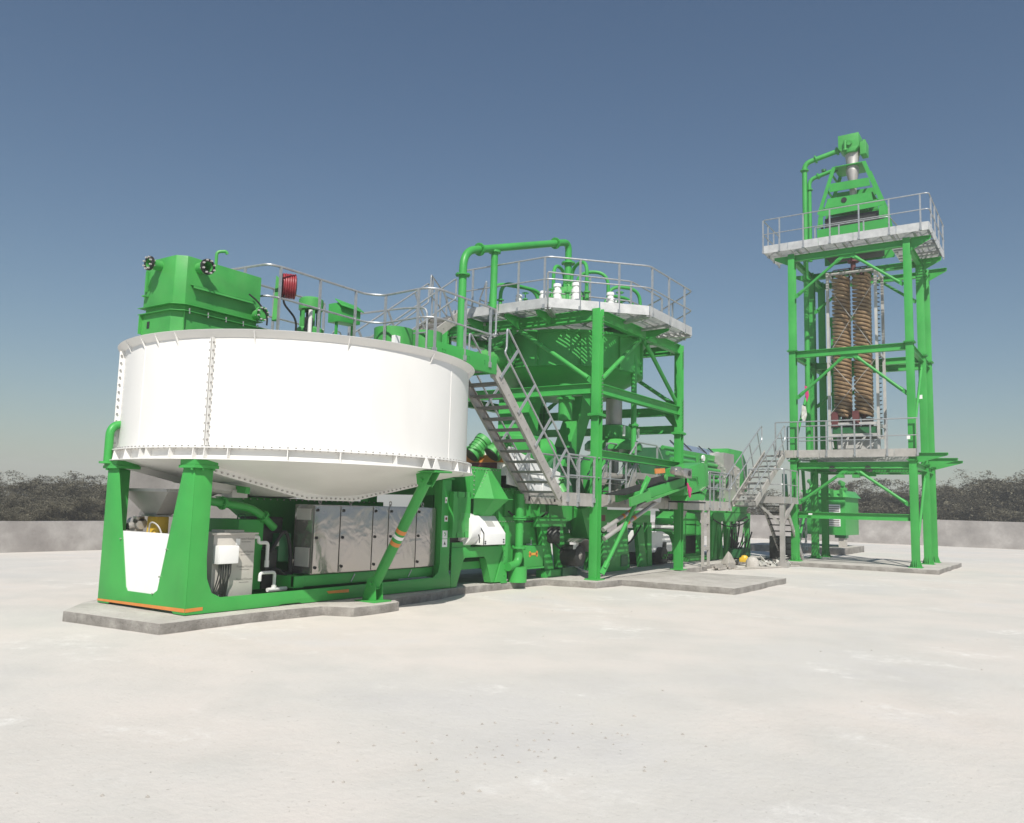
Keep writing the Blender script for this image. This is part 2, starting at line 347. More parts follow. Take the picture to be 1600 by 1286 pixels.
# yard walls
def wall(label, x0, x1, y0, y1, h, along):
    o = thing('boundary_wall', label, 'wall', ((x0 + x1) / 2, (y0 + y1) / 2, 0))
    m = MB(); n = 40; rnd = random.Random(h); top = []
    L = (x1 - x0) if along == 'x' else (y1 - y0)
    for i in range(n + 1):
        q = L * i / n; zz = h + rnd.uniform(-.012, .012)
        top.append(((x0 + q, y0, zz) if along == 'x' else (x0, y0 + q, zz)))
    base = [((x1, y0, -.1) if along == 'x' else (x0, y1, -.1)), (x0, y0, -.1)]
    m.prism(top + base, (0, y1 - y0, 0) if along == 'x' else (x1 - x0, 0, 0))
    m.build('wall_face', 'wall', o)
    return o
wall('low grey rendered wall running along the left edge of the yard behind the tank', -12, 52.4, 16, 16.22, .92, 'x')
wall('taller grey rendered wall closing the far end of the yard behind the tower', 52.5, 52.75, -45, 16.22, 1.66, 'y')
o = thing('bay_wall', 'light grey concrete bay wall seen under the white tank between the green legs', 'wall', (6.2, 8.1, 0))
mb = MB(); mb.box(3.95, 8.9, 8.0, 8.3, 0, 2.42); mb.build('wall_face', 'wall', o)

# ---- scrub trees
def make_tree(seed, h, rx, leaves):
    rnd = random.Random(seed); root = bpy.data.objects.new('scrub_tree', None); COL.objects.link(root); root['_o'] = (0, 0, 0)
    tr = MB(); cr = MB(); tips = []
    def limb(p, d, L, r, lvl):
        pts = [p]; q = Vector(p); dd = Vector(d)
        for i in range(4):
            dd = (dd + Vector((rnd.uniform(-.3, .3), rnd.uniform(-.3, .3), rnd.uniform(-.22, .16)))).normalized(); q = q + dd * L / 4; pts.append(q.copy())
        rr = [r * (1 - .2 * i) * .8 for i in range(5)]
        for i in range(4): tr.cyl(pts[i], pts[i + 1], rr[i], rr[i + 1], n=5 if lvl < 2 else 3, cap=False)
        if lvl < 3:
            for k in range(rnd.randint(3, 4)):
                s = pts[rnd.randint(1, 4)]; a = rnd.uniform(0, 6.28); e = rnd.uniform(-.05, .55)
                nd = (dd * .6 + Vector((math.cos(a), math.sin(a), e))).normalized(); limb(s, nd, L * rnd.uniform(.5, .72), rr[-1], lvl + 1)
        else:
            tips.extend([(pts[2], dd), (pts[3], dd), (pts[4], dd)])
    n0 = rnd.randint(5, 7)
    for k in range(n0):
        a = 6.28 * k / n0 + rnd.uniform(-.3, .3); e = rnd.uniform(.25, 1.3)
        limb(Vector((rnd.uniform(-.15, .15), rnd.uniform(-.15, .15), -.05)), Vector((math.cos(a) * rx / h, math.sin(a) * rx / h, e)).normalized(), h * rnd.uniform(.42, .55), .055 * h / 3, 0)
    sc = h / max(t[0].z for t in tips)
    tips = [t for t in tips if rnd.random() < .92]
    per = max(6, leaves // (len(tips) * 4))
    vs, fs = [], []
    for p, d in tips:
        a0 = rnd.uniform(0, 6.28)
        for fr in range(4):
            a = a0 + fr * 1.57 + rnd.uniform(-.5, .5); dr = (Vector((d.x, d.y, 0)) * .7 + Vector((math.cos(a), math.sin(a), rnd.uniform(-.1, .5)))).normalized(); L = rnd.uniform(.22, .42); q = Vector(p)
            for j in range(per):
                f = (j + rnd.random()) / per; c = q + dr * L * f + Vector((rnd.gauss(0, .028), rnd.gauss(0, .028), rnd.gauss(0, .02) - .22 * f * f))
                ld = (dr + Vector((rnd.uniform(-1.1, 1.1), rnd.uniform(-1.1, 1.1), rnd.uniform(-.6, .3)))).normalized(); l = rnd.uniform(.03, .075)
                sd = ld.cross(Vector((rnd.uniform(-.5, .5), rnd.uniform(-.5, .5), 1))).normalized() * l * rnd.uniform(.2, .32)
                k = len(vs); vs += [c - ld * l * .5, c + sd, c + ld * l * .5, c - sd]; fs.append((k, k + 1, k + 2, k + 3))
    cr.v = vs; cr.f = fs
    tr.build('trunk', 'bark', root, recalc=False); c = cr.build('crown', 'leaf', root, recalc=False, smooth=0)
    root.scale = (sc, sc, sc); root.empty_display_size = .3
    return root
protos = [make_tree(11, 3.2, 2.7, 60000), make_tree(23, 3.2, 3.0, 60000), make_tree(37, 3.0, 3.2, 60000)]
def plant(k, x, y, h, label, group, first):
    p = protos[k]
    o = p if first else copy_tree(p)
    if not first: pass
    s = h / 3.15 * p['_s']
    o.location = (x, y, 0); o.rotation_euler = (0, 0, random.uniform(0, 6.28)); o.scale = (s * random.uniform(1.05, 1.3), s * random.uniform(1.05, 1.3), s)
    o['label'] = label; o['category'] = 'tree'; o['group'] = group
for p in protos: p['_s'] = p.scale[0]
used = [False] * 3
LT = 'grey green feathery scrub tree in the row behind the low left wall'
RT = 'grey green feathery scrub tree in the row behind the far wall right of the machine'
spots = []
for x, y, h in [(9.5, 31, 2.05), (12.2, 34, 2.35), (14.2, 31, 2.3), (16.6, 33, 2.45), (18.2, 30.5, 2.15), (19.4, 34, 2.85), (20.9, 31, 3.0), (22.8, 33, 2.9), (25.5, 34, 2.6), (16.0, 38, 2.6), (20.5, 39, 3.1), (12.0, 29, 1.8), (13, 44, 3.2), (18, 46, 3.3), (23.5, 45, 3.5), (28.5, 44, 3.4), (8.5, 40, 2.6), (33, 42, 3.2)]:
    spots.append((x, y, h, LT, 'scrub trees behind the left wall'))
for x, y, h in [(64, 14, 2.6), (64, 11.5, 2.8), (63.5, 8.5, 3.7), (65, 6.2, 4.5), (63, 4.2, 4.4), (66, 2.6, 4.6), (63, 1.0, 4.0), (64, -.9, 4.2), (63, -3.0, 4.9), (66, -4.6, 5.4), (63, -6.4, 5.0), (66, -8.4, 5.3), (63, -10, 5.0), (67, -12, 5.2), (70, 5, 4.9), (71, -1.5, 4.9), (71, -6.5, 5.8)]:
    spots.append((x, y, h, RT, 'scrub trees behind the far wall'))
for i, (x, y, h, lab, grp) in enumerate(spots):
    k = i % 3; plant(k, x, y, h, lab, grp, not used[k]); used[k] = True
# small stones and crumbs lying on the yard
rnd = random.Random(5); mb = MB()
for cx, cy, n, sp in [(-2.2, -6.4, 46, .55), (-1.4, -6.9, 30, .5), (-4.4, -5.2, 8, .5), (5, -8, 10, 1.6), (2, -4, 8, 2.0), (9, -7, 9, 2.5), (17, -5, 10, 2), (6, -1.6, 10, 1.2)]:
    for i in range(n):
        x = cx + rnd.gauss(0, sp); y = cy + rnd.gauss(0, sp * .7); s = rnd.uniform(.006, .017)
        pts = [Vector((x + s * math.cos(a) * rnd.uniform(.7, 1.2), y + s * math.sin(a) * rnd.uniform(.7, 1.2), .001)) for a in (0, 1.25, 2.5, 3.8, 5)]
        k = len(mb.v); mb.v += [tuple(p) for p in pts] + [(x, y, s * .9)]; mb.f += [(k + i2, k + (i2 + 1) % 5, k + 5) for i2 in range(5)]
mb.build('gravel', 'board', None, kind='stuff', recalc=False)

# ================================================================== WHITE TANK
TC = Vector((2.74, 1.0, 0)); TR = 2.84
def tp(a, r, z): return Vector((TC.x + r * math.cos(R(a)), TC.y + r * math.sin(R(a)), z))
tank = thing('clarifier_tank', 'big round white steel tank standing on green legs at the near end of the machine', 'tank', (2.74, 1.0, 2.24))
mb = MB(); mb.lathe(TC, [(TR, 2.42), (TR, 3.0), (TR, 3.5), (TR, 3.99), (TR - .012, 3.99), (TR - .012, 2.42), (TR, 2.42)], 120); mb.build('tank_wall', 'white', tank)
mb = MB(); mb.lathe(TC, [(TR + .002, 3.955), (TR + .03, 3.972), (TR + .085, 4.035), (TR + .10, 4.05), (TR + .088, 4.056), (TR + .018, 4.0), (TR - .014, 3.995), (TR - .014, 3.955), (TR + .002, 3.955)], 120)
mb.build('rim_lip', 'white', tank)
for a in (164.5, 174.75, 182, 190, 214.25, 240, 269.25, 300, 330, 0, 30, 60, 90, 120, 145):
    c = Vector((math.cos(R(a)), math.sin(R(a)), 0)); s = Vector((-c.y, c.x, 0)) * .006
    MB().prism([tp(a, TR + .003, 3.86) - s, tp(a, TR + .09, 4.034) - s, tp(a, TR + .06, 4.036) - s, tp(a, TR + .003, 3.965) - s], s * 2).build('rim_gusset', 'white', tank)
for a in (155.2, 202.3, 325, 20, 65, 110):
    c = Vector((math.cos(R(a)), math.sin(R(a)), 0)); s = Vector((-c.y, c.x, 0))
    m = MB()
    for k in (-1, 1):
        m.prism([tp(a, TR - .01, 2.44) + s * .009 * k, tp(a, TR + .075, 2.44) + s * .009 * k, tp(a, TR + .075, 3.95) + s * .009 * k, tp(a, TR - .01, 3.95) + s * .009 * k], s * .007 * k)
    m.build('seam_flange', 'white', tank)
    q = MB()
    for i in range(13):
        z = 2.52 + i * .113
        for k in (-1, 1): q.bolts([tp(a, TR + .05, z) + s * .016 * k], s * k, .017, .022)
    q.build('seam_bolts', 'steel', tank, kind='stuff')
for a in (174.75, 248.0, 281.5):   # welded plate joints
    c = Vector((math.cos(R(a)), math.sin(R(a)), 0)); s = Vector((-c.y, c.x, 0)) * .012
    MB().prism([tp(a, TR - .002, 2.43) - s, tp(a, TR - .002, 2.43) + s, tp(a, TR - .002, 3.95) + s, tp(a, TR - .002, 3.95) - s], c * .006).build('weld_seam', 'white', tank)
# bottom ring beam
mb = MB(); mb.lathe(TC, [(TR - .02, 2.245), (TR + .125, 2.245), (TR + .125, 2.257), (TR + .01, 2.257), (TR + .01, 2.405), (TR + .10, 2.405), (TR + .10, 2.42), (TR - .02, 2.42)], 120)
mb.build('ring_beam', 'white', tank)
for a in [161.75, 171.25, 179.5, 182.25, 191.5, 199.25, 202.6, 209.25, 225, 239, 255.75, 284.25, 297, 311, 325, 339, 353, 7, 21, 40, 60, 80, 100, 120, 140]:
    c = Vector((math.cos(R(a)), math.sin(R(a)), 0)); s = Vector((-c.y, c.x, 0)) * .005
    MB().prism([tp(a, TR + .01, 2.257) - s, tp(a, TR + .118, 2.257) - s, tp(a, TR + .094, 2.405) - s, tp(a, TR + .01, 2.405) - s], s * 2).build('ring_gusset', 'white', tank)
for da in (-2.2, 2.2):   # triangular plates above the strut
    a = 269 + da; c = Vector((math.cos(R(a)), math.sin(R(a)), 0)); s = Vector((-c.y, c.x, 0)) * .09
    MB().prism([tp(a, TR + .105, 2.258) - s, tp(a, TR + .105, 2.258) + s, tp(a, TR + .095, 2.43)], c * .012).build('ring_gusset', 'white', tank)
q = MB()
for i in range(168):
    a = i * 360 / 168; q.cyl(tp(a, TR + .055, 2.395), tp(a, TR + .055, 2.44), .013, n=6)
q.build('ring_bolts', 'steel', tank, kind='stuff')
# shallow cone floor in two halves, bolted flanges along the joints
def cz(x, y):
    r = math.hypot(x - TC.x, y - TC.y); return 2.255 - (TR - max(r, .78)) * (2.255 - 1.78) / (TR - .78)
mb = MB(); mb.lathe(TC, [(TR - .005, 2.25), (2.2, cz(TC.x + 2.2, 1)), (1.5, cz(TC.x + 1.5, 1)), (.78, 1.78), (.0, 1.775)], 18); mb.build('cone_floor', 'white', tank, smooth=8)
for y in (.12, 1.88):
    xs = [TC.x + d for d in (-2.62, -.60, .44, 2.55)]
    prof = [Vector((x, y, zz)) for x, zz in zip(xs, (2.13, 1.735, 1.735, 2.13))]
    m = MB(); m.prism([p for p in prof] + [p + Vector((0, 0, .11)) for p in reversed(prof)], (0, .02, 0)); m.build('cone_flange', 'white', tank)
    q = MB()
    for a, b_ in zip(prof[:-1], prof[1:]):
        n = max(1, round((b_ - a).length / .105))
        q.bolts([a.lerp(b_, i / n) + Vector((0, 0 if y < 1 else .02, .036)) for i in range(n)], (0, -1 if y < 1 else 1, 0), .015, .02)
    q.build('flange_bolts', 'steel', tank, kind='stuff')
mb = MB(); mb.prism([(.45, .45, 1.98), (1.3, .55, 1.90), (1.3, .62, 1.86), (.45, .52, 1.94)], (0, 0, -.1)); mb.box(1.02, 1.3, .5, .75, 1.74, 1.86); mb.build('drain_gutter', 'wgrey', tank)
# small grey scratch and lifting eye on the shell
MB().box(TC.x - .012, TC.x + .012, 0, .004, 2.5, 2.51)
# ================================================================== SUPPORT FRAME (chassis with two tapered legs)
W = 2.12
fr = thing('base_chassis', 'bright green steel base frame with two tapered legs carrying the white tank', 'frame', (0, 1.06, .14))
mb = MB(); T = .012
# end plate: one cut sheet, x = 0
mb.prism([(0, 0, .15), (0, .26, .15), (0, .30, .18), (0, 1.80, .18), (0, 1.84, .15), (0, W, .15), (0, W, 2.13), (0, 1.84, 2.13), (0, 1.43, .43), (0, 1.38, .37), (0, .76, .37), (0, .66, .43), (0, .26, 2.13), (0, 0, 2.13)], (T, 0, 0))
mb.build('end_plate', 'green', fr, bevel=.004)
for y0, sgn in ((0, 1), (W, -1)):
    m = MB(); d = T * sgn
    m.prism([(0.013, y0, .15), (1.6, y0, .15), (1.64, y0, .17), (2.0, y0, .17), (2.04, y0, .15), (5.75, y0, .15), (5.75, y0, .35), (5.69, y0, .44), (5.69, y0, 2.20), (5.41, y0, 2.20), (5.41, y0, .62), (5.37, y0, .46), (5.23, y0, .37), (.56, y0, .345), (.40, y0, .42), (.31, y0, .62), (.285, y0, .9), (.295, y0, 2.13), (0.013, y0, 2.13)], (0, d, 0))
    m.build('side_plate', 'green', fr, bevel=.004)
    m = MB(); m.box(.02, .285, y0 + (.013 if sgn > 0 else -.125), y0 + (.125 if sgn > 0 else -.013), .16, 2.125); m.build('leg', 'green', fr, bevel=.006)
    m = MB(); m.box(5.42, 5.68, y0 + (.013 if sgn > 0 else -.2), y0 + (.2 if sgn > 0 else -.013), .16, 2.19); m.build('column', 'green', fr, bevel=.006)
    m = MB(); m.box(.5, 5.4, y0 + (.013 if sgn > 0 else -.14), y0 + (.14 if sgn > 0 else -.013), .16, .335); m.build('side_rail', 'green', fr, bevel=.004)
    # cap plates
    m = MB(); ya = y0 - .06 * sgn; m.box(-.05, .34, min(ya, ya + .36 * sgn), max(ya, ya + .36 * sgn), 2.128, 2.17); m.box(-.04, .33, min(ya + .01 * sgn, ya + .34 * sgn), max(ya + .01 * sgn, ya + .34 * sgn), 2.172, 2.242)
    m.bolts([(-.03, ya + .08 * sgn, 2.13), (.1, ya + .03 * sgn, 2.13), (.28, ya + .03 * sgn, 2.13)], (0, 0, -1), .02, .03)
    m.build('cap_plate', 'green', fr)
    m = MB(); m.box(5.38, 5.74, y0 - .03 if sgn > 0 else y0 - .25, y0 + .25 if sgn > 0 else y0 + .03, 2.21, 2.235); m.build('cap_plate', 'green', fr)
m = MB(); m.box(2.0, 5.4, .16, .22, .38, .55); m.box(2.0, 2.2, .14, .5, .37, .55); m.box(2.0, 5.4, .5, .56, .38, .55); m.build('cabinet_plinth', 'green', fr, bevel=.005)
m = MB(); m.box(.3, 5.4, 1.0, 1.1, .16, .3); m.box(5.45, 5.65, .2, 1.95, .5, .75); m.box(5.45, 5.6, .22, 1.9, 1.9, 2.1); m.box(.02, .12, .14, 1.98, .18, .34); m.build('cross_member', 'green', fr)
m = MB(); m.prism([(1.1, 2.1, 2.06), (1.1, .3, 1.90), (1.1, .3, 1.80), (1.1, 2.1, 1.96)], (.08, 0, 0)); m.build('tie_bar', 'green', fr)
MB().prism([(-.004, .01, .235), (-.004, W - .0, .205), (-.004, W, .155 + .02), (-.004, .01, .185)], (.003, 0, 0)).build('orange_stripe', 'orange', fr)
MB().prism([(0, -.003, .235), (.27, -.003, .24), (.27, -.003, .195), (0, -.003, .185)], (0, .002, 0)).build('orange_stripe', 'orange', fr)
MB().prism([(2.55, -.003, .30), (3.05, -.003, .30), (3.05, -.003, .25), (2.6, -.003, .26)], (0, .002, 0)).build('orange_stripe', 'orange', fr)
m = MB(); m.prism([(.016, .5, 1.215), (.016, 1.65, 1.215), (.016, 1.455, .40), (.016, 1.40, .36), (.016, .75, .36), (.016, .68, .42)], (.008, 0, 0)); m.build('white_panel', 'white2', fr)
m = MB(); m.bolts([(.0, .50, 1.0), (.0, .62, .62), (0, .75, .38), (0, 1.63, 1.1)], (-1, 0, 0), .012, .02); m.build('panel_bolts', 'steel', fr, kind='stuff')
for x, z, hx, hz, mk in ((5.53, 1.81, .03, .055, 'red'), (5.55, 1.46, .05, .055, 'red'), (5.53, 1.16, .075, .075, 'green'), (5.53, 1.0, .075, .075, 'inkdark')):
    st = MB().box(x - hx, x + hx, -.004, -.001, z - hz, z + hz).build('warning_sticker', 'white2', fr)
    q = MB()
    if mk == 'green': q.tube([(x - .03, -.006, z + .02), (x - .01, -.006, z + .04), (x + .02, -.006, z + .01), (x - .01, -.006, z - .03)], .008, 5)
    elif mk == 'inkdark': q.prism([(x - .03, -.006, z - .03), (x + .03, -.006, z - .03), (x, -.006, z + .035)], (0, .0015, 0))
    else: q.cyl((x, -.006, z), (x, -.0045, z), hx * .55, n=12)
    q.build('sticker_print', mk, st)
for x in (4.0, 4.75, 3.3):
    MB().tube([(x - .06, .15, .40), (x, .13, .52), (x + .0, .13, .53)], .009, 6).build('lashing_rod', 'galvt', fr)
# angled strut
A = Vector((3.12, -.5, .40)); B = Vector((2.96, -1.62, 2.06)); d = (B - A).normalized()
st = thing('support_strut', 'slanting round green strut with orange and white bands propping the tank rim', 'strut', (3.12, -.47, .14))
m = MB(); m.cyl(A, B, .085, n=24); m.build('tube', 'green', st)
m = MB(); m.box(2.92, 3.32, -.7, -.26, .14, .16)
m.prism([(3.03, -.62, .16), (3.03, -.32, .16), (3.03, -.42, .50), (3.03, -.58, .56)], (.02, 0, 0)); m.prism([(3.19, -.62, .16), (3.19, -.32, .16), (3.19, -.42, .50), (3.19, -.58, .56)], (.02, 0, 0)); m.cyl((2.99, -.51, .43), (3.25, -.51, .43), .028, n=10); m.build('foot_bracket', 'green', st, bevel=.004)
m = MB(); m.box(2.76, 3.16, -1.98, -1.56, 2.205, 2.23)
for x in (2.86, 3.04): m.prism([(x, -1.82, 2.205), (x, -1.5, 2.205), (x, -1.53, 2.02), (x, -1.68, 1.98)], (.02, 0, 0))
m.cyl((2.83, -1.62, 2.09), (3.1, -1.62, 2.09), .03, n=10); m.build('head_bracket', 'green', st, bevel=.004); MB().cyl(B - d * .02, B + d * .012, .1, n=24).build('tube_collar', 'green', st); MB().cyl(A - d * .012, A + d * .02, .1, n=24).build('tube_collar', 'green', st)
for f0, f1, mt in ((.52, .555, 'orange'), (.47, .50, 'white2'), (.405, .44, 'orange')):
    MB().cyl(A.lerp(B, f0), A.lerp(B, f1), .0865, n=24, cap=False).build('painted_band', mt, st)

# ================================================================== UNDER THE TANK
cab = thing('control_cabinet', 'row of polished stainless steel electrical cabinet doors under the white tank', 'cabinet', (3.84, .32, .57))
m = MB(); m.box(2.31, 5.37, .135, .56, .565, 1.665); m.build('casing', 'stain', cab, bevel=.006)
for x0, x1 in ((2.31, 2.875), (2.885, 3.645), (3.655, 4.045), (4.055, 4.80), (4.81, 5.37)):
    dd = MB().box(x0 + .006, x1 - .006, .10, .128, .575, 1.655).build('door', 'stain', cab, bevel=.007)
    for z in (.67, 1.14, 1.58): q = MB(); q.cyl((x0 + .055, .078, z), (x0 + .055, .1, z), .024, n=12); q.box(x0 + .05, x0 + .06, .07, .08, z - .018, z + .018); q.build('door_lock', 'inkdark', dd)
for x in (2.6, 3.3, 4.3, 5.2): q = MB(); q.cyl((x, .3, 1.665), (x, .3, 1.69), .02, n=8); q.lathe((x, .3, 1.72), [(.018, 0), (.03, -.006), (.042, 0), (.03, .006), (.018, 0)], 12, axis=(0, 1, 0)); q.build('lifting_eye', 'steel', cab)
for za, zb in ((1.42, 1.6), (.68, .98)): MB().box(2.296, 2.309, .18, .5, za, zb).build('side_plate', 'wgrey', cab)

hp = thing('flocculant_hopper', 'grey square steel funnel above a yellow pipe behind the white panel', 'hopper', (.62, 1.75, 1.18))
def frus(m, c0, h0, c1, h1, z0, z1):
    a = [(c0[0] + sx * h0[0], c0[1] + sy * h0[1], z0) for sx, sy in ((-1, -1), (1, -1), (1, 1), (-1, 1))]; b_ = [(c1[0] + sx * h1[0], c1[1] + sy * h1[1], z1) for sx, sy in ((-1, -1), (1, -1), (1, 1), (-1, 1))]
    m.add(a + b_, [(0, 1, 5, 4), (1, 2, 6, 5), (2, 3, 7, 6), (3, 0, 4, 7), (0, 1, 2, 3), (4, 5, 6, 7)]); return m
m = MB(); a = [(.62 + sx * .12, 1.72 + sy * .13, 1.44) for sx, sy in ((-1, -1), (1, -1), (1, 1), (-1, 1))]; b_ = [(.78 + sx * .44, 1.68 + sy * .60, 1.80) for sx, sy in ((-1, -1), (1, -1), (1, 1), (-1, 1))]
m.add(a + b_, [(0, 1, 5, 4), (1, 2, 6, 5), (2, 3, 7, 6), (3, 0, 4, 7)]); m.build('funnel', 'hopperg', hp)
m = MB()
for k in range(4):
    p = Vector(b_[k]) + Vector((0, 0, .02)); q_ = Vector(b_[(k + 1) % 4]) + Vector((0, 0, .02)); m.beam(p, q_, .05, .045)
m.build('funnel_rim', 'wgrey', hp)
m = MB(); m.box(.52, .74, 1.60, 1.84, .6, 1.425); m.build('yellow_pipe', 'yellow', hp, bevel=.02)
m = MB(); m.box(.46, .8, 1.55, 1.9, 1.425, 1.445); m.prism([(.5, 1.86, 1.43), (.5, 2.05, 1.43), (.5, 1.95, 1.56)], (.015, 0, 0)); m.build('slide_gate', 'steel', hp)
fd = thing('feeder_motor', 'small pale grey geared motor beside the yellow pipe under the funnel', 'motor', (.45, 2.05, 1.2))
m = MB(); m.cyl((.48, 1.9, 1.31), (.48, 2.18, 1.31), .09, n=18); m.cyl((.46, 2.02, 1.28), (.32, 2.02, 1.26), .06, n=14); m.box(.42, .56, 1.98, 2.12, 1.19, 1.3); m.build('housing', 'hopperg', fd, bevel=.008); MB().box(.38, .52, 1.9, 2.0, 1.34, 1.42).build('terminal_box', 'steel', fd, bevel=.01)
m = MB(); m.cyl((.32, 2.02, 1.26), (.29, 2.02, 1.255), .045, n=14); m.cyl((.40, 1.92, 1.35), (.36, 1.92, 1.35), .03, n=10); m.build('fan_cover', 'dark', fd)
m = MB(); m.tube(fil([(.5, 1.75, 1.0), (.42, 1.6, 1.36), (.45, 1.42, 1.3), (.5, 1.36, 1.1)], .2, 8), .012, 6); tag(m.build('hose', 'wgrey', None, origin=(.5, 1.55, 1.2)), 'thin pale cable looping in front of the yellow pipe', 'cable')
m = MB(); m.tube(fil([(.7, 1.34, .9), (.7, 1.34, 1.38), (.85, .9, 1.42)], .16, 8), .055, 12); tag(m.build('vent_pipe', 'white2', None, origin=(.7, 1.3, 1.1)), 'bent white plastic pipe to the right of the yellow pipe', 'pipe')
pt = thing('dosing_tank', 'white steel tank behind the white panel under the grey funnel', 'tank', (.75, 1.1, .36))
m = MB(); m.box(.2, 1.25, .8, 1.9, .36, 1.16); m.build('body', 'wgrey', pt, bevel=.01)

gb = thing('dosing_cabinet', 'grey film wrapped control box with faint printing beside the near green leg', 'cabinet', (1.0, .5, .3))
m = MB(); m.box(.60, 1.33, .30, .78, .28, 1.20); m.build('casing', 'boxgrey', gb, bevel=.006)
m = MB(); m.box(.55, 1.37, .27, .8, 1.2, 1.225); m.box(.85, 1.2, .4, .7, 1.225, 1.26); m.build('lid', 'boxgrey', gb)
def text(s, x, z, y, size, parent, mat='ink', name='printing'):
    cu = bpy.data.curves.new(name, 'FONT'); cu.body = s; cu.size = size; cu.extrude = .0006; cu.align_x = 'CENTER'; cu.materials.append(M[mat])
    t0 = bpy.data.objects.new(name, cu); COL.objects.link(t0); bpy.context.view_layer.update(); me = bpy.data.meshes.new_from_object(t0); bpy.data.objects.remove(t0); o = bpy.data.objects.new(name, me); COL.objects.link(o); o.rotation_euler = (R(90), 0, 0); o.location = Vector((x, y, z)) - Vector(parent['_o']); o.parent = parent; return o
for z, x in ((1.12, 1.17), (.93, 1.17), (.715, 1.17), (.53, 1.17)):
    text('PowerHouse', x, z, .2985, .055, gb); text('Electrical Systems', x, z - .035, .2985, .024, gb)
tg = MB().box(.985, 1.06, .296, .299, 1.05, 1.14).build('paper_tag', 'white2', gb)
wb = thing('switch_box', 'small white plastic box hung on the grey control box above loose cables', 'box', (.76, .27, .77))
m = MB(); m.box(.60, .935, .16, .297, .79, 1.05); m.build('body', 'white2', wb, bevel=.012)
m = MB(); m.box(.605, .93, .145, .162, .795, 1.045); m.build('lid', 'white2', wb, bevel=.008)
m = MB(); rnd = random.Random(3)
for i in range(9):
    x = .66 + i * .025; m.tube(fil([(x, .22, .79), (x + rnd.uniform(-.03, .03), .2, .62), (x + rnd.uniform(-.1, .03), .25, .45), (x - .05 + rnd.uniform(-.06, .08), .27, .20)], .15, 5), .009, 6)
m.build('cables', 'dark', wb)
# pvc pipework, pump, tanks behind
m = MB(); m.tube(fil([(1.33, .33, 1.16), (1.42, .33, 1.16), (1.42, .33, 1.07), (1.6, .33, 1.07), (1.6, .33, .80)], .05, 5), .028, 10); m.cyl((1.6, .33, .80), (1.6, .33, .70), .036, n=10)
tag(m.build('pipe', 'pvc', None, origin=(1.5, .33, 1.0)), 'stepped white plastic pipe leaving the upper right corner of the grey box', 'pipe')
m = MB(); m.tube(fil([(1.46, .3, .5), (1.46, .3, .62), (1.74, .3, .62), (1.74, .3, .36)], .05, 5), .026, 10); m.tube([(1.6, .28, .36), (1.98, .3, .36)], .032, 10); m.cyl((1.74, .3, .42), (1.74, .3, .36), .04, n=10)
tag(m.build('pipe', 'pvc', None, origin=(1.7, .3, .4)), 'low white plastic pipe arch standing on the green base rail', 'pipe')
gt = thing('mixing_tank', 'dark green square tank with a lifting handle behind the grey control box', 'tank', (1.5, .9, .34))
m = MB(); m.box(1.27, 1.74, .62, 1.5, .34, 1.41); m.build('body', 'green', gt, bevel=.008)
m = MB(); m.tube(fil([(1.38, .8, 1.41), (1.38, .8, 1.49), (1.52, .8, 1.49), (1.52, .8, 1.41)], .03, 4), .012, 8); m.build('lifting_handle', 'dgreen', gt)
pu = thing('water_pump', 'dark pump set with motor in the shade left of the steel cabinet', 'pump', (2.0, 1.0, .34))
m = MB(); m.cyl((1.85, .75, .85), (1.85, 1.6, .85), .2, n=20); m.box(1.75, 2.25, .6, 1.5, .34, .6); m.build('motor', 'dark', pu, bevel=.01)
for k, (x0, x1, y0, y1, z0, z1) in enumerate(((1.8, 2.2, .7, 1.3, 1.05, 1.45), (2.0, 2.26, .55, .9, .75, 1.2), (1.72, 1.95, .5, .8, .62, .95), (2.02, 2.25, .45, .7, .36, .6))): MB().box(x0, x1, y0, y1, z0, z1).build('pump_casing', ('dark', 'dgreen', 'dark', 'rubber')[k], pu, bevel=.03)
m = MB(); m.tube(fil([(1.8, .5, .9), (2.0, .42, 1.3), (2.2, .5, 1.0), (2.15, .42, .6)], .2, 5), .03, 8); m.tube(fil([(1.7, .55, .5), (1.85, .4, .7), (2.1, .4, .5), (2.2, .5, .4)], .15, 5), .022, 8); m.build('pump_hoses', 'rubber', pu)
MB().box(1.95, 2.0, .54, .55, 1.0, 1.08).build('maker_plate', 'wgrey', pu)
m = MB(); m.tube(fil([(.32, .62, 1.72), (.9, .62, 1.66), (1.55, .62, 1.58), (1.95, .62, 1.28)], .25, 8), .062, 14); 
for c, dx in (((.95, .62, 1.654), (1, 0, -.1)), ((1.72, .62, 1.46), (1, 0, -.7))): m.flange(c, dx, .1, .016, 16, 6, .01)
tag(m.build('water_pipe', 'green', None, origin=(1.1, .62, 1.6)), 'dark green pipe bending down behind the grey control box under the tank', 'pipe')
bt = thing('sludge_tank', 'dark green tank body with bolted top behind the steel cabinet doors', 'tank', (3.6, 1.5, .3))
m = MB(); m.prism([(2.0, 1.3, .35), (5.2, 1.3, .35), (5.2, 1.3, 1.74), (1.75, 1.3, 1.76), (2.35, 1.3, 1.35), (2.35, 1.3, .35)], (0, .6, 0)); m.build('body', 'green2', bt)
q = MB(); q.bolts([(1.85 + i * .14, 1.3, 1.73) for i in range(24)], (0, -1, 0), .014, .02); q.build('bolts', 'steel', bt, kind='stuff')

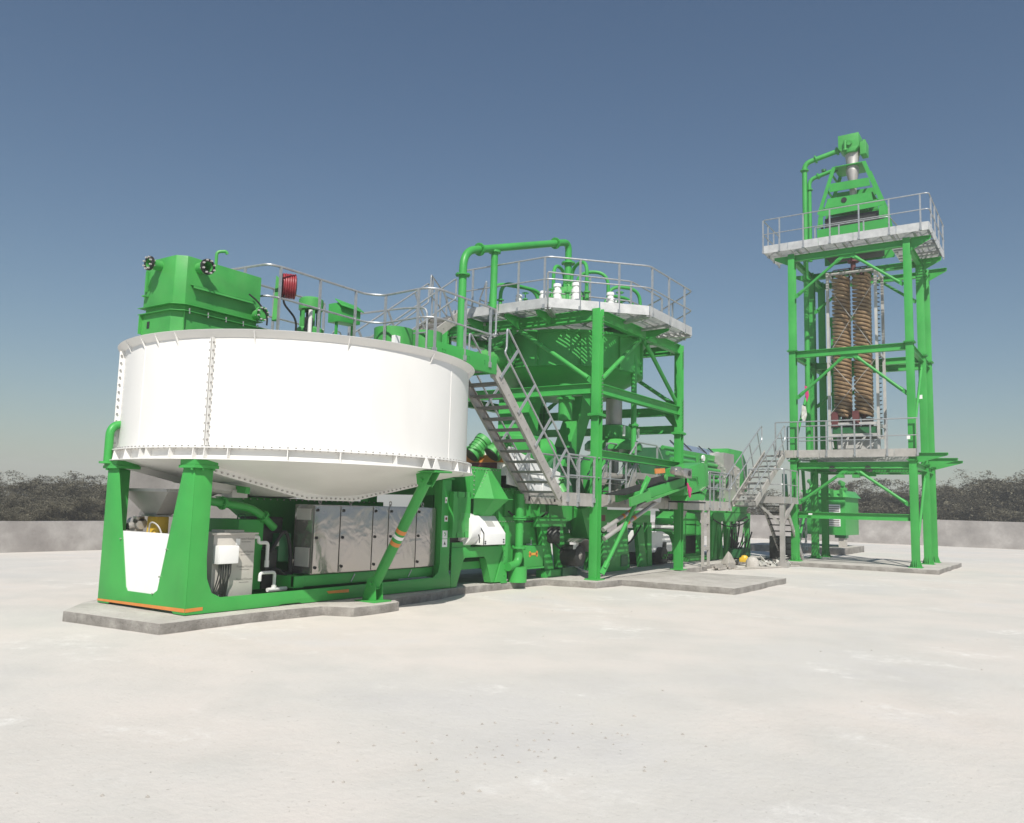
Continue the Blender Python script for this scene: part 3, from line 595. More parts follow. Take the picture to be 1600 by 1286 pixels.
# ================================================================== HEADER BOX ON THE TANK
hb = thing('feed_box', 'green chamfered steel box with two black flanged nozzles on top of the white tank', 'box', (.5, .95, 4.1))
m = MB(); m.prism([(-.155, .57, 4.46), (-.04, .45, 4.46), (1.27, .45, 4.46), (1.27, 1.29, 4.46), (-.155, 1.29, 4.46)], (0, 0, .71)); m.build('body', 'green2', hb, bevel=.012)
m = MB(); m.prism([(-.205, .55, 4.36), (-.06, .40, 4.36), (1.3, .40, 4.36), (1.3, 1.34, 4.36), (-.205, 1.34, 4.36)], (0, 0, .008)); m.prism([(-.21, .55, 4.452), (-.06, .395, 4.452), (1.3, .395, 4.452), (1.3, 1.34, 4.452), (-.21, 1.34, 4.452)], (0, 0, .008))
m.build('bolted_flange', 'green2', hb)
m = MB(); m.prism([(-.15, .60, 4.06), (-.01, .47, 4.06), (1.27, .47, 4.06), (1.27, 1.30, 4.06), (-.15, 1.30, 4.06)], (0, 0, .298)); m.prism([(-.13, .62, 4.368), (0, .49, 4.368), (1.25, .49, 4.368), (1.25, 1.25, 4.368), (-.13, 1.25, 4.368)], (0, 0, .083)); m.prism([(-.2, 1.29, 4.08), (-.15, 1.29, 4.08), (-.15, 1.29, 4.355), (-.2, 1.29, 4.355)], (0, .015, 0)); m.prism([(-.03, .44, 4.08), (-.02, .50, 4.08), (-.02, .50, 4.355), (-.06, .41, 4.355)], (.015, .01, 0)); m.build('lower_skirt', 'green2', hb)
m = MB(); m.bolts([(x,   .415, 4.355) for x in (.02, .33, .64, .95, 1.22)], (0, 0, 1), .012, .05); m.bolts([(x, .41, 4.358) for x in (.02, .33, .64, .95)], (0, 0, -1), .012, .03); m.build('flange_bolts', 'steel', hb, kind='stuff')
m = MB(); m.box(-.156, -.148, 1.10, 1.16, 4.15, 4.25); m.build('access_slot', 'dark', hb)
def nozzle(parent, p, n, r, L, mt='rubber', name='nozzle'):
    p = Vector(p); n = Vector(n).normalized()
    m = MB(); m.lathe(p, [(r * .72, 0), (r * .72, L), (r * .62, L), (r * .62, .02), (0, .02)], 20, axis=n); a = m.build(name, 'green2', parent)
    m = MB(); m.lathe(p, [(r * .64, L - .03), (r, L - .03), (r, L + .005), (r * .64, L + .005), (r * .64, L - .03)], 22, axis=n); m.build('flange_ring', mt, a)
    q = MB(); e1 = n.orthogonal().normalized(); e2 = n.cross(e1)
    for i in range(8): t = 6.283 * (i + .5) / 8; c = p + n * (L - .05) + (e1 * math.cos(t) + e2 * math.sin(t)) * r * .83; q.cyl(c, c + n * .085, r * .115, n=8)
    q.build('flange_bolts', 'wgrey', a, kind='stuff'); return a
nozzle(hb, (-.155, .93, 5.05), (-1, 0, 0), .105, .19)
nozzle(hb, (.16, .45, 5.03), (0, -1, 0), .115, .2)
m = MB(); n_ = nozzle(hb, (1.20, .45, 4.56), (0, -1, 0), .115, .16, 'green2'); m.cyl((1.20, .30, 4.56), (1.20, .285, 4.56), .112, n=22); m.build('blank_cover', 'green2', n_)
m = MB(); m.prism([(.03, .45, 4.76), (.03, .36, 4.735), (1.12, .36, 4.735), (1.12, .45, 4.76)], (0, 0, .012)); m.prism([(.03, .363, 4.735), (1.12, .363, 4.735), (1.12, .36, 4.70), (.03, .36, 4.70)], (0, .008, 0)); m.build('angle_rail', 'green2', hb)
m = MB(); m.prism([(-.158, 1.2, 4.70), (-.185, 1.2, 4.70), (-.185, 1.2, 5.0), (-.158, 1.2, 5.0)], (0, .04, 0)); m.prism([(-.158, 1.16, 4.62), (-.22, 1.16, 4.62), (-.22, 1.24, 4.62), (-.158, 1.24, 4.62)], (0, 0, .02)); m.build('strip_bracket', 'green2', hb)
m = MB(); m.tube(fil([(.55, .62, 5.17), (.55, .62, 5.42), (.66, .55, 5.44), (.68, .54, 5.40)], .06, 5), .024, 10); m.build('goose_vent', 'green2', hb)
m = MB(); m.tube(fil([(.98, .36, 4.83), (1.1, .3, 4.74), (1.28, .27, 4.55), (1.3, .3, 4.40)], .3, 8), .014, 8); m.build('black_hose', 'rubber', hb)

# ================================================================== WALKWAY ON THE TANK + LANDING
wk = thing('tank_walkway', 'galvanised walkway with tube railings crossing the top of the white tank', 'walkway', (3.4, 1.0, 4.4))
for y in (.49, 1.6):
    MB().chan((1.28, y, 4.24), (5.7, y, 4.24), -.08 if y > 1 else .08, .26).build('bridge_beam', 'green', wk)
MB().box(3.9, 5.7, -.972, -.96, 4.2, 4.52).build('landing_beam', 'green', wk, bevel=.003)
m = MB(); m.box(3.88, 3.9, -.97, .45, 4.22, 4.40); m.box(5.69, 5.705, -.97, .0, 4.22, 4.44); m.box(3.9, 5.7, -.96, -.88, 4.2, 4.212); m.bolts([(x, -.972, z) for x in (4.05, 4.12, 4.75, 4.82, 5.3) for z in (4.36, 4.41)], (0, -1, 0), .012, .014); m.build('landing_frame', 'green', wk)
grating(wk, [(1.3, .5), (5.7, .5), (5.7, 1.6), (1.3, 1.6)], 4.42)
grating(wk, [(3.9, -.95), (5.7, -.95), (5.7, .48), (3.9, .48)], 4.42)
grating(wk, [(5.0, 1.62), (6.3, 1.62), (6.3, 3.4), (5.0, 3.4)], 4.42)
railing(wk, [(1.34, 1.3, 4.42), (1.42, .5, 4.42), (1.66, .44, 4.42), (3.55, .44, 4.42), (3.80, .22, 4.42), (3.74, -.78, 4.42), (3.9, -.97, 4.42), (5.48, -.97, 4.42)], h=1.02, posts=[(1.36, .98, 4.42), (1.63, .44, 4.42), (2.48, .44, 4.42), (3.32, .44, 4.42), (3.79, .16, 4.42), (3.73, -.66, 4.42), (3.86, -.95, 4.42), (4.68, -.97, 4.42), (5.46, -.97, 4.42)], toe=False, ends=(False, True))
railing(wk, [(1.34, 1.66, 4.42), (3.72, 1.66, 4.42)], h=1.02, toe=False, ends=(False, False), sp=1.1)
m = MB(); m.tube(fil([(4.62, 1.9, 4.42), (4.62, 1.9, 5.44), (4.70, .55, 5.44), (4.74, -.02, 5.40), (4.74, -.02, 4.42)], .16, 6), .021, 8); m.tube(fil([(4.62, 1.9, 4.95), (4.74, -.02, 4.92)], .1), .018, 8); m.build('inner_rail', 'galvt', wk)
m = MB(); m.tube(fil([(3.72, 1.66, 5.3), (4.5, 1.75, 5.3), (4.56, 1.75, 4.42)], .14, 6), .02, 8); m.tube(fil([(4.2, 1.9, 4.42), (4.2, 1.9, 5.05), (4.42, 1.9, 5.05), (4.42, 1.9, 4.42)], .1, 6), .016, 8); m.build('inner_rail', 'galvt', wk)
# things standing on the walkway
hr = thing('hose_reel', 'dark red hose coiled on a reel hung on the tank walkway railing', 'hose reel', (1.98, .58, 4.9))
ax = Vector((.80, -.6, 0)).normalized(); c = Vector((1.96, .62, 5.22)); m = MB()
for lay, rr in ((0, .19), (1, .165)):
    for k in range(6):
        cc = c + ax * (k - 2.5) * .036; e1 = Vector((0, 0, 1)); e2 = ax.cross(e1)
        m.tube([cc + (e1 * math.cos(6.283 * i / 28) + e2 * math.sin(6.283 * i / 28)) * (rr + .004 * (k % 2)) for i in range(28)], .018, 6, closed=True)
m.build('hose_coil', 'red', hr)
m = MB(); m.cyl(c - ax * .12, c + ax * .12, .15, n=18); m.cyl(c - ax * .125, c - ax * .115, .21, n=24); m.build('drum', 'dark', hr)
m = MB(); m.cyl(c - ax * .2, c - ax * .12, .05, n=12); m.build('hub', 'red', hr)
m = MB(); m.tube(fil([(1.86, .6, 5.08), (1.8, .55, 4.9), (2.1, .55, 4.68), (2.14, .6, 4.44)], .2, 8), .017, 8); m.build('black_hose', 'rubber', hr)
m = MB(); m.prism([(1.72, .7, 4.6), (1.78, .66, 4.6), (1.80, .64, 5.3), (1.74, .68, 5.36)], (.01, .01, 0)); m.build('bracket', 'green2', hr)
dv = thing('rake_drive', 'upright green drive motor with open guard on the tank walkway', 'motor', (2.8, 1.0, 4.42))
m = MB(); m.lathe((2.8, 1.0, 4.42), [(.0, .83), (.17, .83), (.21, .80), (.21, .62), (.16, .60)], 24); 
for a in range(6): p = Vector((2.8 + .17 * math.cos(a * 1.047), 1 + .17 * math.sin(a * 1.047), 0)); m.beam(p + Vector((0, 0, 4.72)), p + Vector((0, 0, 5.04)), .07, .02, up=(math.cos(a * 1.047), math.sin(a * 1.047), 0))
m.lathe((2.8, 1.0, 4.42), [(.2, .30), (.24, .26), (.24, 0)], 24); m.build('guard', 'green2', dv)
m = MB(); m.cyl((2.8, 1, 4.5), (2.8, 1, 5.0), .08, n=14); m.box(2.58, 2.68, .8, .9, 4.62, 4.86); m.build('shaft', 'dark', dv)
m = MB(); m.cyl((2.6, .78, 4.55), (2.6, .78, 4.98), .035, n=10); m.build('grease_pot', 'pvc', dv)
jb = thing('junction_box', 'green sloped junction box on legs on the tank walkway', 'box', (3.6, 1.0, 4.42))
m = MB(); m.prism([(3.36, .86, 4.95), (3.88, .86, 4.98), (3.88, .86, 5.28), (3.36, .86, 5.30)], (0, .3, 0)); m.prism([(3.33, .80, 5.22), (3.91, .80, 5.20), (3.91, .98, 5.33), (3.33, .98, 5.36)], (0, 0, .02)); m.build('body', 'green', jb, bevel=.01)
for x in (3.42, 3.82): MB().box(x - .02, x + .02, .98, 1.02, 4.42, 4.96).build('leg', 'green', jb)
for i, (x, y, r, z) in enumerate(((4.24, .35, .36, 4.90), (5.03, .25, .32, 4.98))):
    o = thing('valve_drum', ('round green drum left of the landing rail bend on the tank edge', 'second round green drum just right of the first one behind the landing railing')[i], 'drum', (x, y, 4.42))
    m = MB(); m.lathe((x, y, 0), [(0, z - .01), (r - .03, z - .01), (r - .03, z + .01), (r, z + .01), (r, 4.42)], 36); m.build('shell', 'green2', o)
    if i == 0: MB().box(x - .33, x - .19, y - .34, y - .26, 4.56, 4.72).build('paper_tag', 'white2', o)

# ================================================================== STAIRCASES
def stair(name, label, a, b, y0, y1, nt, sh=.2, rails=(1, 1), rh=.86, nst=3, loop=True, mat='toe2', cat='staircase', tmat='galvd'):
    """straight stair between points a and b (x,z), between y0 and y1; stanchions square to the slope as built"""
    ax_, az = a; bx, bz = b; o = thing(name, label, cat, (min(ax_, bx) if az < bz else max(ax_, bx), (y0 + y1) / 2, min(az, bz)))
    d = Vector((bx - ax_, 0, bz - az)); L = d.length; d.normalize(); n = Vector((-d.z, 0, d.x)); n = n if n.z > 0 else -n
    for y in (y0, y1):
        p = Vector((ax_, y, az)); q = Vector((bx, y, bz)); s = 1 if y == min(y0, y1) else -1
        MB().prism([p - n * sh / 2, q - n * sh / 2, q + n * sh / 2, p + n * sh / 2], (0, .012 * s, 0)).build('stringer', mat, o)
        m = MB()
        for k in (-1, 1): m.prism([p + n * sh / 2 * k, q + n * sh / 2 * k, q + n * (sh / 2 + .01) * k, p + n * (sh / 2 + .01) * k], (0, .05 * s, 0))
        m.build('stringer_lip', mat, o)
        m = MB(); m.bolts([p.lerp(q, (i + .5) / nt) for i in range(nt)], (0, -s, 0), .014, .012); m.build('stringer_bolts', 'steel', o, kind='stuff')
    for i in range(nt):
        f = (i + .5) / nt; c = Vector((ax_ + (bx - ax_) * f, 0, az + (bz - az) * f)); m = MB(); ya, yb = min(y0, y1) + .013, max(y0, y1) - .013
        for k in range(5): m.box(c.x - .115 + k * .056, c.x - .095 + k * .056, ya, yb, c.z - .022, c.z + .006)
        m.box(c.x - .122, c.x - .116, ya, yb, c.z - .03, c.z + .012); m.box(c.x + .136, c.x + .142, ya, yb, c.z - .03, c.z + .01)
        m.build('tread', tmat, o)
    for y, on_ in zip((y0, y1), rails):
        if not on_: continue
        p = Vector((ax_, y, az)); q = Vector((bx, y, bz)); hi, lo = (p, q) if az > bz else (q, p); dd = (lo - hi).normalized(); yo = Vector((0, -.02 if y == min(y0, y1) else .02, 0)); m = MB()
        hx = hi + n * rh - dd * .25 + yo; t0 = lo + n * rh + dd * .1 + yo; mh = hi + n * rh * .52 - dd * .2 + yo; m0 = lo + n * rh * .52 + dd * .1 + yo
        path = [t0, hx] + ([hx + Vector((0, 0, -.42)), mh + dd * .25] if loop else [])
        m.tube(fil(path + [m0] if loop else path, .1, 6), .021, 8)
        if not loop: m.tube([m0, mh], .019, 8)
        r = m.build('handrail', 'galvt', o)
        for i in range(nst):
            f = (i + .35) / nst; s0 = hi.lerp(lo, f) + yo; MB().beam(s0 - n * .02, s0 + n * rh, .022, .055, up=dd).build('stanchion', 'galvt', r)
    return o
stair('access_stair', 'steep galvanised staircase going down from the tank landing to the low walkway', (5.62, 4.38), (8.22, 1.96), -.95, -.08, 12, nst=4)
stair('access_stair', 'upper galvanised stair rising behind the landing to the round top platform', (6.1, 4.45), (8.9, 6.4), 2.38, 3.2, 10, nst=3)

# ================================================================== CYCLONE PLATFORM TOWER
FX0, FX1, FY0, FY1 = 9.78, 14.6, -.95, 3.55
fm = thing('platform_tower', 'square green beam tower with four posts carrying the round platform in the middle', 'tower', (12.2, 1.3, .14))
for (x, y, lab) in ((FX0, FY0, 'a'), (FX1, FY0, 'b'), (FX0, FY1, 'c'), (FX1, FY1, 'd')):
    m = MB(); m.ibeam((x, y, .16), (x, y, 6.36), .20, .2, up=(1, 0, 0), tf=.018, tw=.014); p_ = m.build('post', 'green', fm, bevel=.003)
    m = MB(); m.box(x - .17, x + .17, y - .17, y + .17, .14, .165); m.box(x - .19, x + .19, y - .14, y + .14, 3.84, 3.865); m.box(x - .19, x + .19, y - .14, y + .14, 3.868, 3.893)
    m.bolts([(x + sx * .15, y + sy * .1, 3.82) for sx in (-1, 1) for sy in (-1, 1)], (0, 0, 1), .016, .09); m.build('joint_plate', 'green', p_)
    q = MB()
    for z in [4.02 + i * .085 for i in range(10)] + [5.75 + i * .085 for i in range(6)]:
        q.bolts([(x + dx, y - .1, z) for dx in (.045, .08)], (0, -1, 0), .013, .014)
    q.build('bolts', 'steel', p_, kind='stuff')
def bm_(p, q, w=.16, h=.24, name='beam', mat='green', parent=None): return MB().ibeam(p, q, w, h).build(name, mat, parent or fm, bevel=.003)
for y in (FY0, FY1):
    bm_((FX0 + .1, y, 4.49), (FX1 - .1, y, 4.49)); bm_((FX0 + .1, y, 6.22), (FX1 - .1, y, 6.22), h=.26)
    if y < 0: bm_((FX0 + .1, y, 2.98), (FX1 - .1, y, 2.98), h=.18)
for x in (FX0, FX1):
    bm_((x, FY0 + .1, 4.49), (x, FY1 - .1, 4.49)); bm_((x, FY0 + .1, 6.22), (x, FY1 - .1, 6.22), h=.26)
bm_((FX0, FY0 + .1, 3.99), (FX0, FY1 - .1, 3.99), h=.2) if False else None
bm_((FX1, FY0 + .1, 3.98), (FX1, FY1 - .1, 3.98), h=.22)
bm_((11.6, FY0, 6.2), (11.6, FY1, 6.2)); bm_((12.9, FY0, 6.2), (12.9, FY1, 6.2))
def brace(p, q, parent=fm, r=.055, mat='green'):
    p, q = Vector(p), Vector(q); d = (q - p).normalized(); m = MB(); m.cyl(p + d * .15, q - d * .15, r, n=14)
    for a, s in ((p, 1), (q, -1)): m.beam(a, a + d * s * .3, .02, .13)
    return m.build('brace', mat, parent)
brace((FX0 + .1, FY0, 4.66), (12.1, FY0, 6.08)); brace((FX1 - .1, FY0, 4.66), (12.3, FY0, 6.08))
brace((FX0, FY0 + .12, 4.66), (FX0, 1.25, 6.08)); brace((FX0, FY1 - .12, 4.66), (FX0, 1.35, 6.08))
brace((FX1, FY0 + .12, 4.66), (FX1, 1.25, 6.08)); brace((FX1, FY1 - .12, 4.66), (FX1, 1.35, 6.08)); brace((FX0 + .1, FY1, 4.66), (12.1, FY1, 6.08)); brace((FX1 - .1, FY1, 4.66), (12.3, FY1, 6.08))
brace((FX0 + .12, FY0 - .12, .28), (10.86, -1.76, 2.50), r=.046)
for x, s in ((FX0, 1), (FX1, -1)):   # knee gussets under the beams
    for y, t in ((FY0, 1), (FY1, -1)):
        m = MB(); m.prism([(x, y + .1 * t, 4.37), (x, y + .42 * t, 4.37), (x, y + .1 * t, 3.98)], (.014, 0, 0)); m.prism([(x + .1 * s, y, 4.37), (x + .36 * s, y, 4.37), (x + .1 * s, y, 4.05)], (0, .014, 0))
        if y < 0: m.prism([(x + .1 * s, y, 2.89), (x + .38 * s, y, 2.89), (x + .1 * s, y, 2.55)], (0, .014, 0))
        m.build('gusset', 'green', fm)
# platform
pf = thing('round_platform', 'eight sided galvanised platform with tube railing on top of the green beam tower', 'platform', (12.2, 1.3, 6.42))
OC = [(8.94, -.08), (10.76, -1.8), (13.4, -1.8), (15.2, 0), (15.2, 2.7), (13.4, 4.4), (10.8, 4.4), (8.94, 2.7)]
z = 6.42
grating(pf, OC, z, 'y', pitch=.075, h=.03)
for i in range(8):
    a = Vector((*OC[i], z)); b_ = Vector((*OC[(i + 1) % 8], z)); L = (b_ - a).length; n = max(1, round(L / 1.25)); outw = (b_ - a).cross(Vector((0, 0, 1))).normalized() * .012
    for k in range(n):
        p, q = a.lerp(b_, k / n + .006), a.lerp(b_, (k + 1) / n - .006); MB().prism([p + Vector((0, 0, -.10)), q + Vector((0, 0, -.10)), q + Vector((0, 0, .125)), p + Vector((0, 0, .125))], outw).build('toe_board', 'toe', pf)
    # joists running in from the rim
    c = (a + b_) / 2; ctr = Vector((12.2, 1.3, z))
    for f in (.02, .5, .98):
        m = MB(); p = a.lerp(b_, f); m.beam(p + Vector((0, 0, -.09)), p.lerp(ctr, .42) + Vector((0, 0, -.09)), .06, .10); m.build('joist', 'galv', pf)
for (x, y, dx, dy) in ((FX0, 2.3, -1, 0), (12.2, FY0, 0, -1), (FX0, 1.2, -1, 0), (FX1, 2.3, 1, 0), (FX1, .6, 1, 0), (FX0, .3, -1, 0)):
    d = Vector((dx, dy, 0)); L = .72; p = Vector((x, y, 0)); sd = Vector((-dy, dx, 0)) * .014
    m = MB(); m.prism([p + d * .1 + Vector((0, 0, 6.06)) - sd, p + d * L + Vector((0, 0, 6.24)) - sd, p + d * L + Vector((0, 0, 6.32)) - sd, p + d * .1 + Vector((0, 0, 6.34)) - sd], sd * 2); m.prism([p + d * .1 + Vector((0, 0, 6.33)) - sd * 5, p + d * L + Vector((0, 0, 6.32)) - sd * 5, p + d * L + Vector((0, 0, 6.33)) - sd * 5, p + d * .1 + Vector((0, 0, 6.34)) - sd * 5], sd * 10)
    m.build('bracket', 'green', pf)
railing(pf, [(8.94, 2.3, z), (8.94, -.08, z), (10.76, -1.8, z), (13.4, -1.8, z), (15.2, 0, z), (15.2, 2.7, z), (13.4, 4.4, z), (10.8, 4.4, z), (8.94, 3.4, z)], h=1.1, sp=.9, toe=False, ends=(True, True), mid=.52,
        posts=[(8.94, 2.1, z), (8.94, 1.45, z), (8.94, .75, z), (8.94, .02, z), (9.5, -.61, z), (10.2, -1.27, z), (10.9, -1.8, z), (11.9, -1.8, z), (12.9, -1.8, z), (13.75, -1.45, z), (14.35, -.85, z), (15.0, -.2, z), (15.2, .8, z), (15.2, 1.8, z), (15.2, 2.7, z), (14.2, 3.6, z), (13.4, 4.4, z), (12.1, 4.4, z), (10.8, 4.4, z), (9.9, 3.9, z), (9.0, 3.43, z)])
IN = [(9.78, .45, z), (11.5, -.95, z), (13.4, -.95, z), (14.5, .3, z), (14.5, 2.4, z), (13.2, 3.55, z), (11.2, 3.55, z), (9.78, 2.3, z)]
railing(pf, IN, h=1.02, sp=1.3, toe=False, mid=.5, post_drop=.02)
# central distributor, cyclones and pipes
ds = thing('distributor', 'green domed distributor drum with tall pipe in the middle of the round platform', 'distributor', (12.2, 1.3, 6.42))
m = MB(); m.lathe((12.2, 1.3, 6.42), [(0, 1.5), (.12, 1.5), (.18, 1.32), (.5, 1.12), (.66, .92), (.68, .8), (.68, .0)], 30); m.build('drum', 'green2', ds)
m = MB(); m.cyl((12.2, 1.3, 7.3), (12.2, 1.3, 8.42), .10, n=18); m.flange((12.2, 1.3, 8.42), (0, 0, 1), .19, .02, 18, 8, .012); m.build('riser', 'green', ds)
fp = thing('feed_pipe', 'tall green pipe bending over the round platform railing down to the distributor', 'pipe', (7.6, 1.8, 6.4))
m = MB(); P = [(7.62, 1.5, 3.6), (7.62, 1.5, 7.62), (9.4, 1.35, 8.0), (12.2, 1.3, 8.98), (12.2, 1.3, 8.46)]
pa = fil([(7.62, 1.4, 4.6), (7.62, 1.4, 7.52), (12.2, 1.3, 9.02), (12.2, 1.3, 8.45)], .42, 10); m.tube(pa, .092, 18); m.build('main_bend', 'green', fp)
dd = (Vector((12.2, 1.3, 9.02)) - Vector((7.62, 1.4, 7.52))).normalized(); A0 = Vector((7.62, 1.4, 7.52))
for t in (.62, 4.1): q = MB(); q.flange(A0 + dd * t, dd, .155, .018, 18, 8, .012); q.build('flange', 'green', fp)
q = MB(); q.flange((7.62, 1.4, 6.95), (0, 0, 1), .17, .016, 18, 8, .012); q.build('flange', 'green', fp)
q = MB(); c = A0 + dd * 1.25; q.cyl((c.x, c.y, 6.42), c, .085, n=16); q.cyl((c.x, c.y, c.z - .12), (c.x, c.y, c.z - .07), .15, n=16); q.build('standpipe', 'green', fp)
cyl0 = None
CY = [(9.85, .62, 1.0), (9.98, .30, 1.3), (10.2, -.10, 1.35), (11.15, -.55, 1.22), (11.5, -.48, 1.0), (9.5, 1.1, .8), (13.7, .3, 1.1), (14.2, 1.6, 1.0), (13.4, 3.0, 1.1), (11.9, 3.3, 1.1), (10.4, 2.6, 1.0)]
names = ['leftmost front', 'second from left in front', 'tallest front', 'fourth front', 'right front']
def make_cyclone():
    o = thing('hydrocyclone', '', 'hydrocyclone', (0, 0, 0))
    m = MB(); m.lathe((0, 0, 0), [(0, .62), (.10, .62), (.11, .56), (.085, .55), (.085, .50), (.12, .49), (.12, .42), (.105, .41), (.105, .36), (.13, .35), (.13, .24), (.10, .22), (.10, .0)], 22); m.build('white_pot', 'white2', o)
    m = MB(); m.cyl((.28, 0, 0), (.28, 0, .42), .05, n=12); m.cyl((.28, 0, .42), (.28, 0, .45), .085, n=14); m.box(.2, .36, -.08, .08, .1, .22); m.build('valve', 'green2', o)
    m = MB(); m.cyl((.28, 0, .47), (.28, 0, .63), .02, n=8); m.lathe((.28, 0, .63), [(.10, 0), (.115, .012), (.10, .024), (.088, .012), (.10, 0)], 16); m.beam((.18, 0, .64), (.38, 0, .64), .02, .015); m.beam((.28, -.1, .64), (.28, .1, .64), .02, .015); m.build('handwheel', 'green2', o)
    return o
proto = make_cyclone()
for i, (x, y, s) in enumerate(CY):
    a = math.degrees(math.atan2(y - 1.3, x - 12.2))
    o = proto if i == 0 else copy_tree(proto)
    o.location = (x, y, 6.42); o.rotation_euler = (0, 0, R(a + 78)); o.scale = (.42 + .4 * s, .42 + .4 * s, .92 * s)
    o['group'] = 'white cyclone pots on the round platform'
    o['label'] = ['white cyclone pot at the left end of the front row on the round platform', 'tall white cyclone pot just left of the middle riser pipe', 'tall white cyclone pot just right of the middle riser pipe', 'white cyclone pot near the right end of the front row beside the arched pipes', 'short white cyclone pot behind the right platform railing post'][i] if i < 5 else 'white cyclone pot standing in the back half of the round platform ring'
for i, (a, r, h, ro) in enumerate(((-172, 1.0, 1.72, .22), (-120, 1.0, 1.85, .2), (-62, 1.1, 1.75, .24), (-38, 2.2, 1.5, 1.2), (-26, 2.3, 1.32, 1.25), (150, 2.3, 1.12, .9), (165, 2.4, 1.0, .9))):
    c = Vector((12.2, 1.3, 6.42)); d = Vector((math.cos(R(a)), math.sin(R(a)), 0)); p0 = c + d * ro; p1 = c + d * r
    m = MB(); m.tube(fil([p0, p0 + Vector((0, 0, h)), p1 + Vector((0, 0, h)), p1 + Vector((0, 0, .15))], .42, 9), .048, 10); m.cyl(p1 + Vector((0, 0, .5)), p1 + Vector((0, 0, .53)), .09, n=12)
    o = m.build('arched_pipe', 'green', None, origin=c + d * .9)
    tag(o, ('arched thin green pipe left of the middle riser', 'arched thin green pipe in front of the middle riser', 'arched thin green pipe right of the middle riser', 'outer arched green pipe by the right platform railing', 'lower arched green pipe at the far right of the platform', 'upper flat arched green pipe at the left side of the platform', 'lower flat arched green pipe at the left side of the platform')[i], 'pipe', 'arched pipes on the round platform')
# big tub hung under the platform
hu = thing('collecting_tub', 'large round green steel tub in the shade under the round platform', 'tub', (12.3, 1.2, 4.8))
hc = (12.2, 1.3, 0)
m = MB(); m.lathe(hc, [(2.12, 6.12), (2.12, 6.06), (2.06, 6.06), (2.06, 5.22), (1.98, 5.20)], 48); m.build('body', 'green', hu)
m = MB(); m.lathe(hc, [(2.0, 5.2), (1.55, 4.93), (1.45, 4.72), (0, 4.7)], 48); m.build('cone_bottom', 'green', hu)
for a in range(0, 360, 30):
    c = Vector((math.cos(R(a + 10)), math.sin(R(a + 10)), 0)); sd2 = Vector((-c.y, c.x, 0)) * .008; p = Vector(hc)
    MB().prism([p + c * 2.058 + Vector((0, 0, 5.24)) - sd2, p + c * 2.11 + Vector((0, 0, 5.24)) - sd2, p + c * 2.11 + Vector((0, 0, 6.05)) - sd2, p + c * 2.058 + Vector((0, 0, 6.05)) - sd2], sd2 * 2).build('stiffener', 'green', hu)
m = MB(); m.cyl((9.95, 1.95, 5.5), (10.5, 1.95, 5.55), .34, n=28); m.lathe((9.98, 1.95, 5.5), [(.0, 0), (.50, 0), (.50, .04), (.3, .04)], 28, axis=(-1, 0, 0)); m.build('inlet_drum', 'green', hu)
m = MB(); m.cyl((9.2, 2.05, 5.3), (9.98, 1.95, 5.46), .2, .3, n=24); m.flange((9.93, 1.96, 5.46), (1, 0, .1), .42, .02, 24, 16, .014); m.build('inlet_pipe', 'green2', hu)
m = MB(); m.cyl((12.2, -.72, 3.15), (12.2, -.72, 5.7), .072, n=16); m.flange((12.2, -.72, 3.87), (0, 0, 1), .13, .016, 14, 6, .012); m.build('drain_pipe', 'green', hu)
m = MB(); m.lathe((10.48, .3, 0), [(.16, 4.75), (.16, 4.42), (.23, 4.42), (.23, 4.36), (.17, 4.36), (.17, 3.86), (.155, 3.86), (.155, 4.7)], 24); m.build('outlet_spout', 'green', hu)
m = MB(); m.prism([(11.5, .4, 4.6), (12.1, .4, 4.6), (12.0, .4, 4.2), (11.2, .4, 2.75), (10.6, .4, 2.75), (11.45, .4, 4.2)], (0, .45, 0)); m.build('discharge_chute', 'green', hu)
m = MB(); m.prism([(10.5, 2.3, 4.7), (10.5, 1.3, 4.7), (9.6, 1.0, 2.4), (9.6, 1.7, 2.4)], (.5, 0, 0)); m.build('discharge_chute', 'green', hu)
m = MB(); m.cyl((13.1, .3, 4.7), (13.1, .3, 3.92), .22, n=24); m.build('grey_sleeve', 'hopperg', hu)

# ================================================================== MACHINE MIDDLE: pump base, chutes, sump, screen
bp_ = thing('overflow_pipe', 'green pipe bent over at the far left behind the white tank', 'pipe', (-.05, 2.2, 2.2))
m = MB(); m.tube(fil([(-.02, 2.12, 2.2), (-.02, 2.12, 2.78), (.5, 2.12, 2.86)], .16, 8), .062, 14); m.build('bend', 'green', bp_)
m = MB(); m.cyl((-.02, 2.12, 2.2), (-.02, 2.12, 2.23), .12, n=18); m.build('flange', 'green', bp_)

pb = thing('pump_base', 'low green base frame with an arched opening beside the tank column', 'base frame', (6.7, .5, .14))
for y, s in ((0, 1), (1.7, -1)):
    m = MB(); m.prism([(5.76, y, .15), (5.93, y, .15), (6.13, y, .64), (6.2, y, .70), (6.84, y, .70), (6.90, y, .64), (7.1, y, .17), (7.55, y, .17), (7.62, y, .55), (7.56, y, .90), (5.76, y, .90)], (0, .014 * s, 0)); m.build('side_plate', 'green', pb, bevel=.003)
    m = MB(); m.prism([(6.9, y + .014 * s, .66), (7.1, y + .014 * s, .17), (7.13, y + .014 * s, .17), (6.93, y + .014 * s, .68)], (0, .16 * s, 0)); m.prism([(5.93, y + .014 * s, .15), (5.96, y + .014 * s, .15), (6.16, y + .014 * s, .64), (6.13, y + .014 * s, .64)], (0, .16 * s, 0)); m.box(6.1, 6.95, min(y + .014 * s, y + .18 * s), max(y + .014 * s, y + .18 * s), .70, .715); m.box(5.77, 7.56, min(y + .014 * s, y + .2 * s), max(y + .014 * s, y + .2 * s), .885, .905); m.build('leg_flange', 'green', pb)
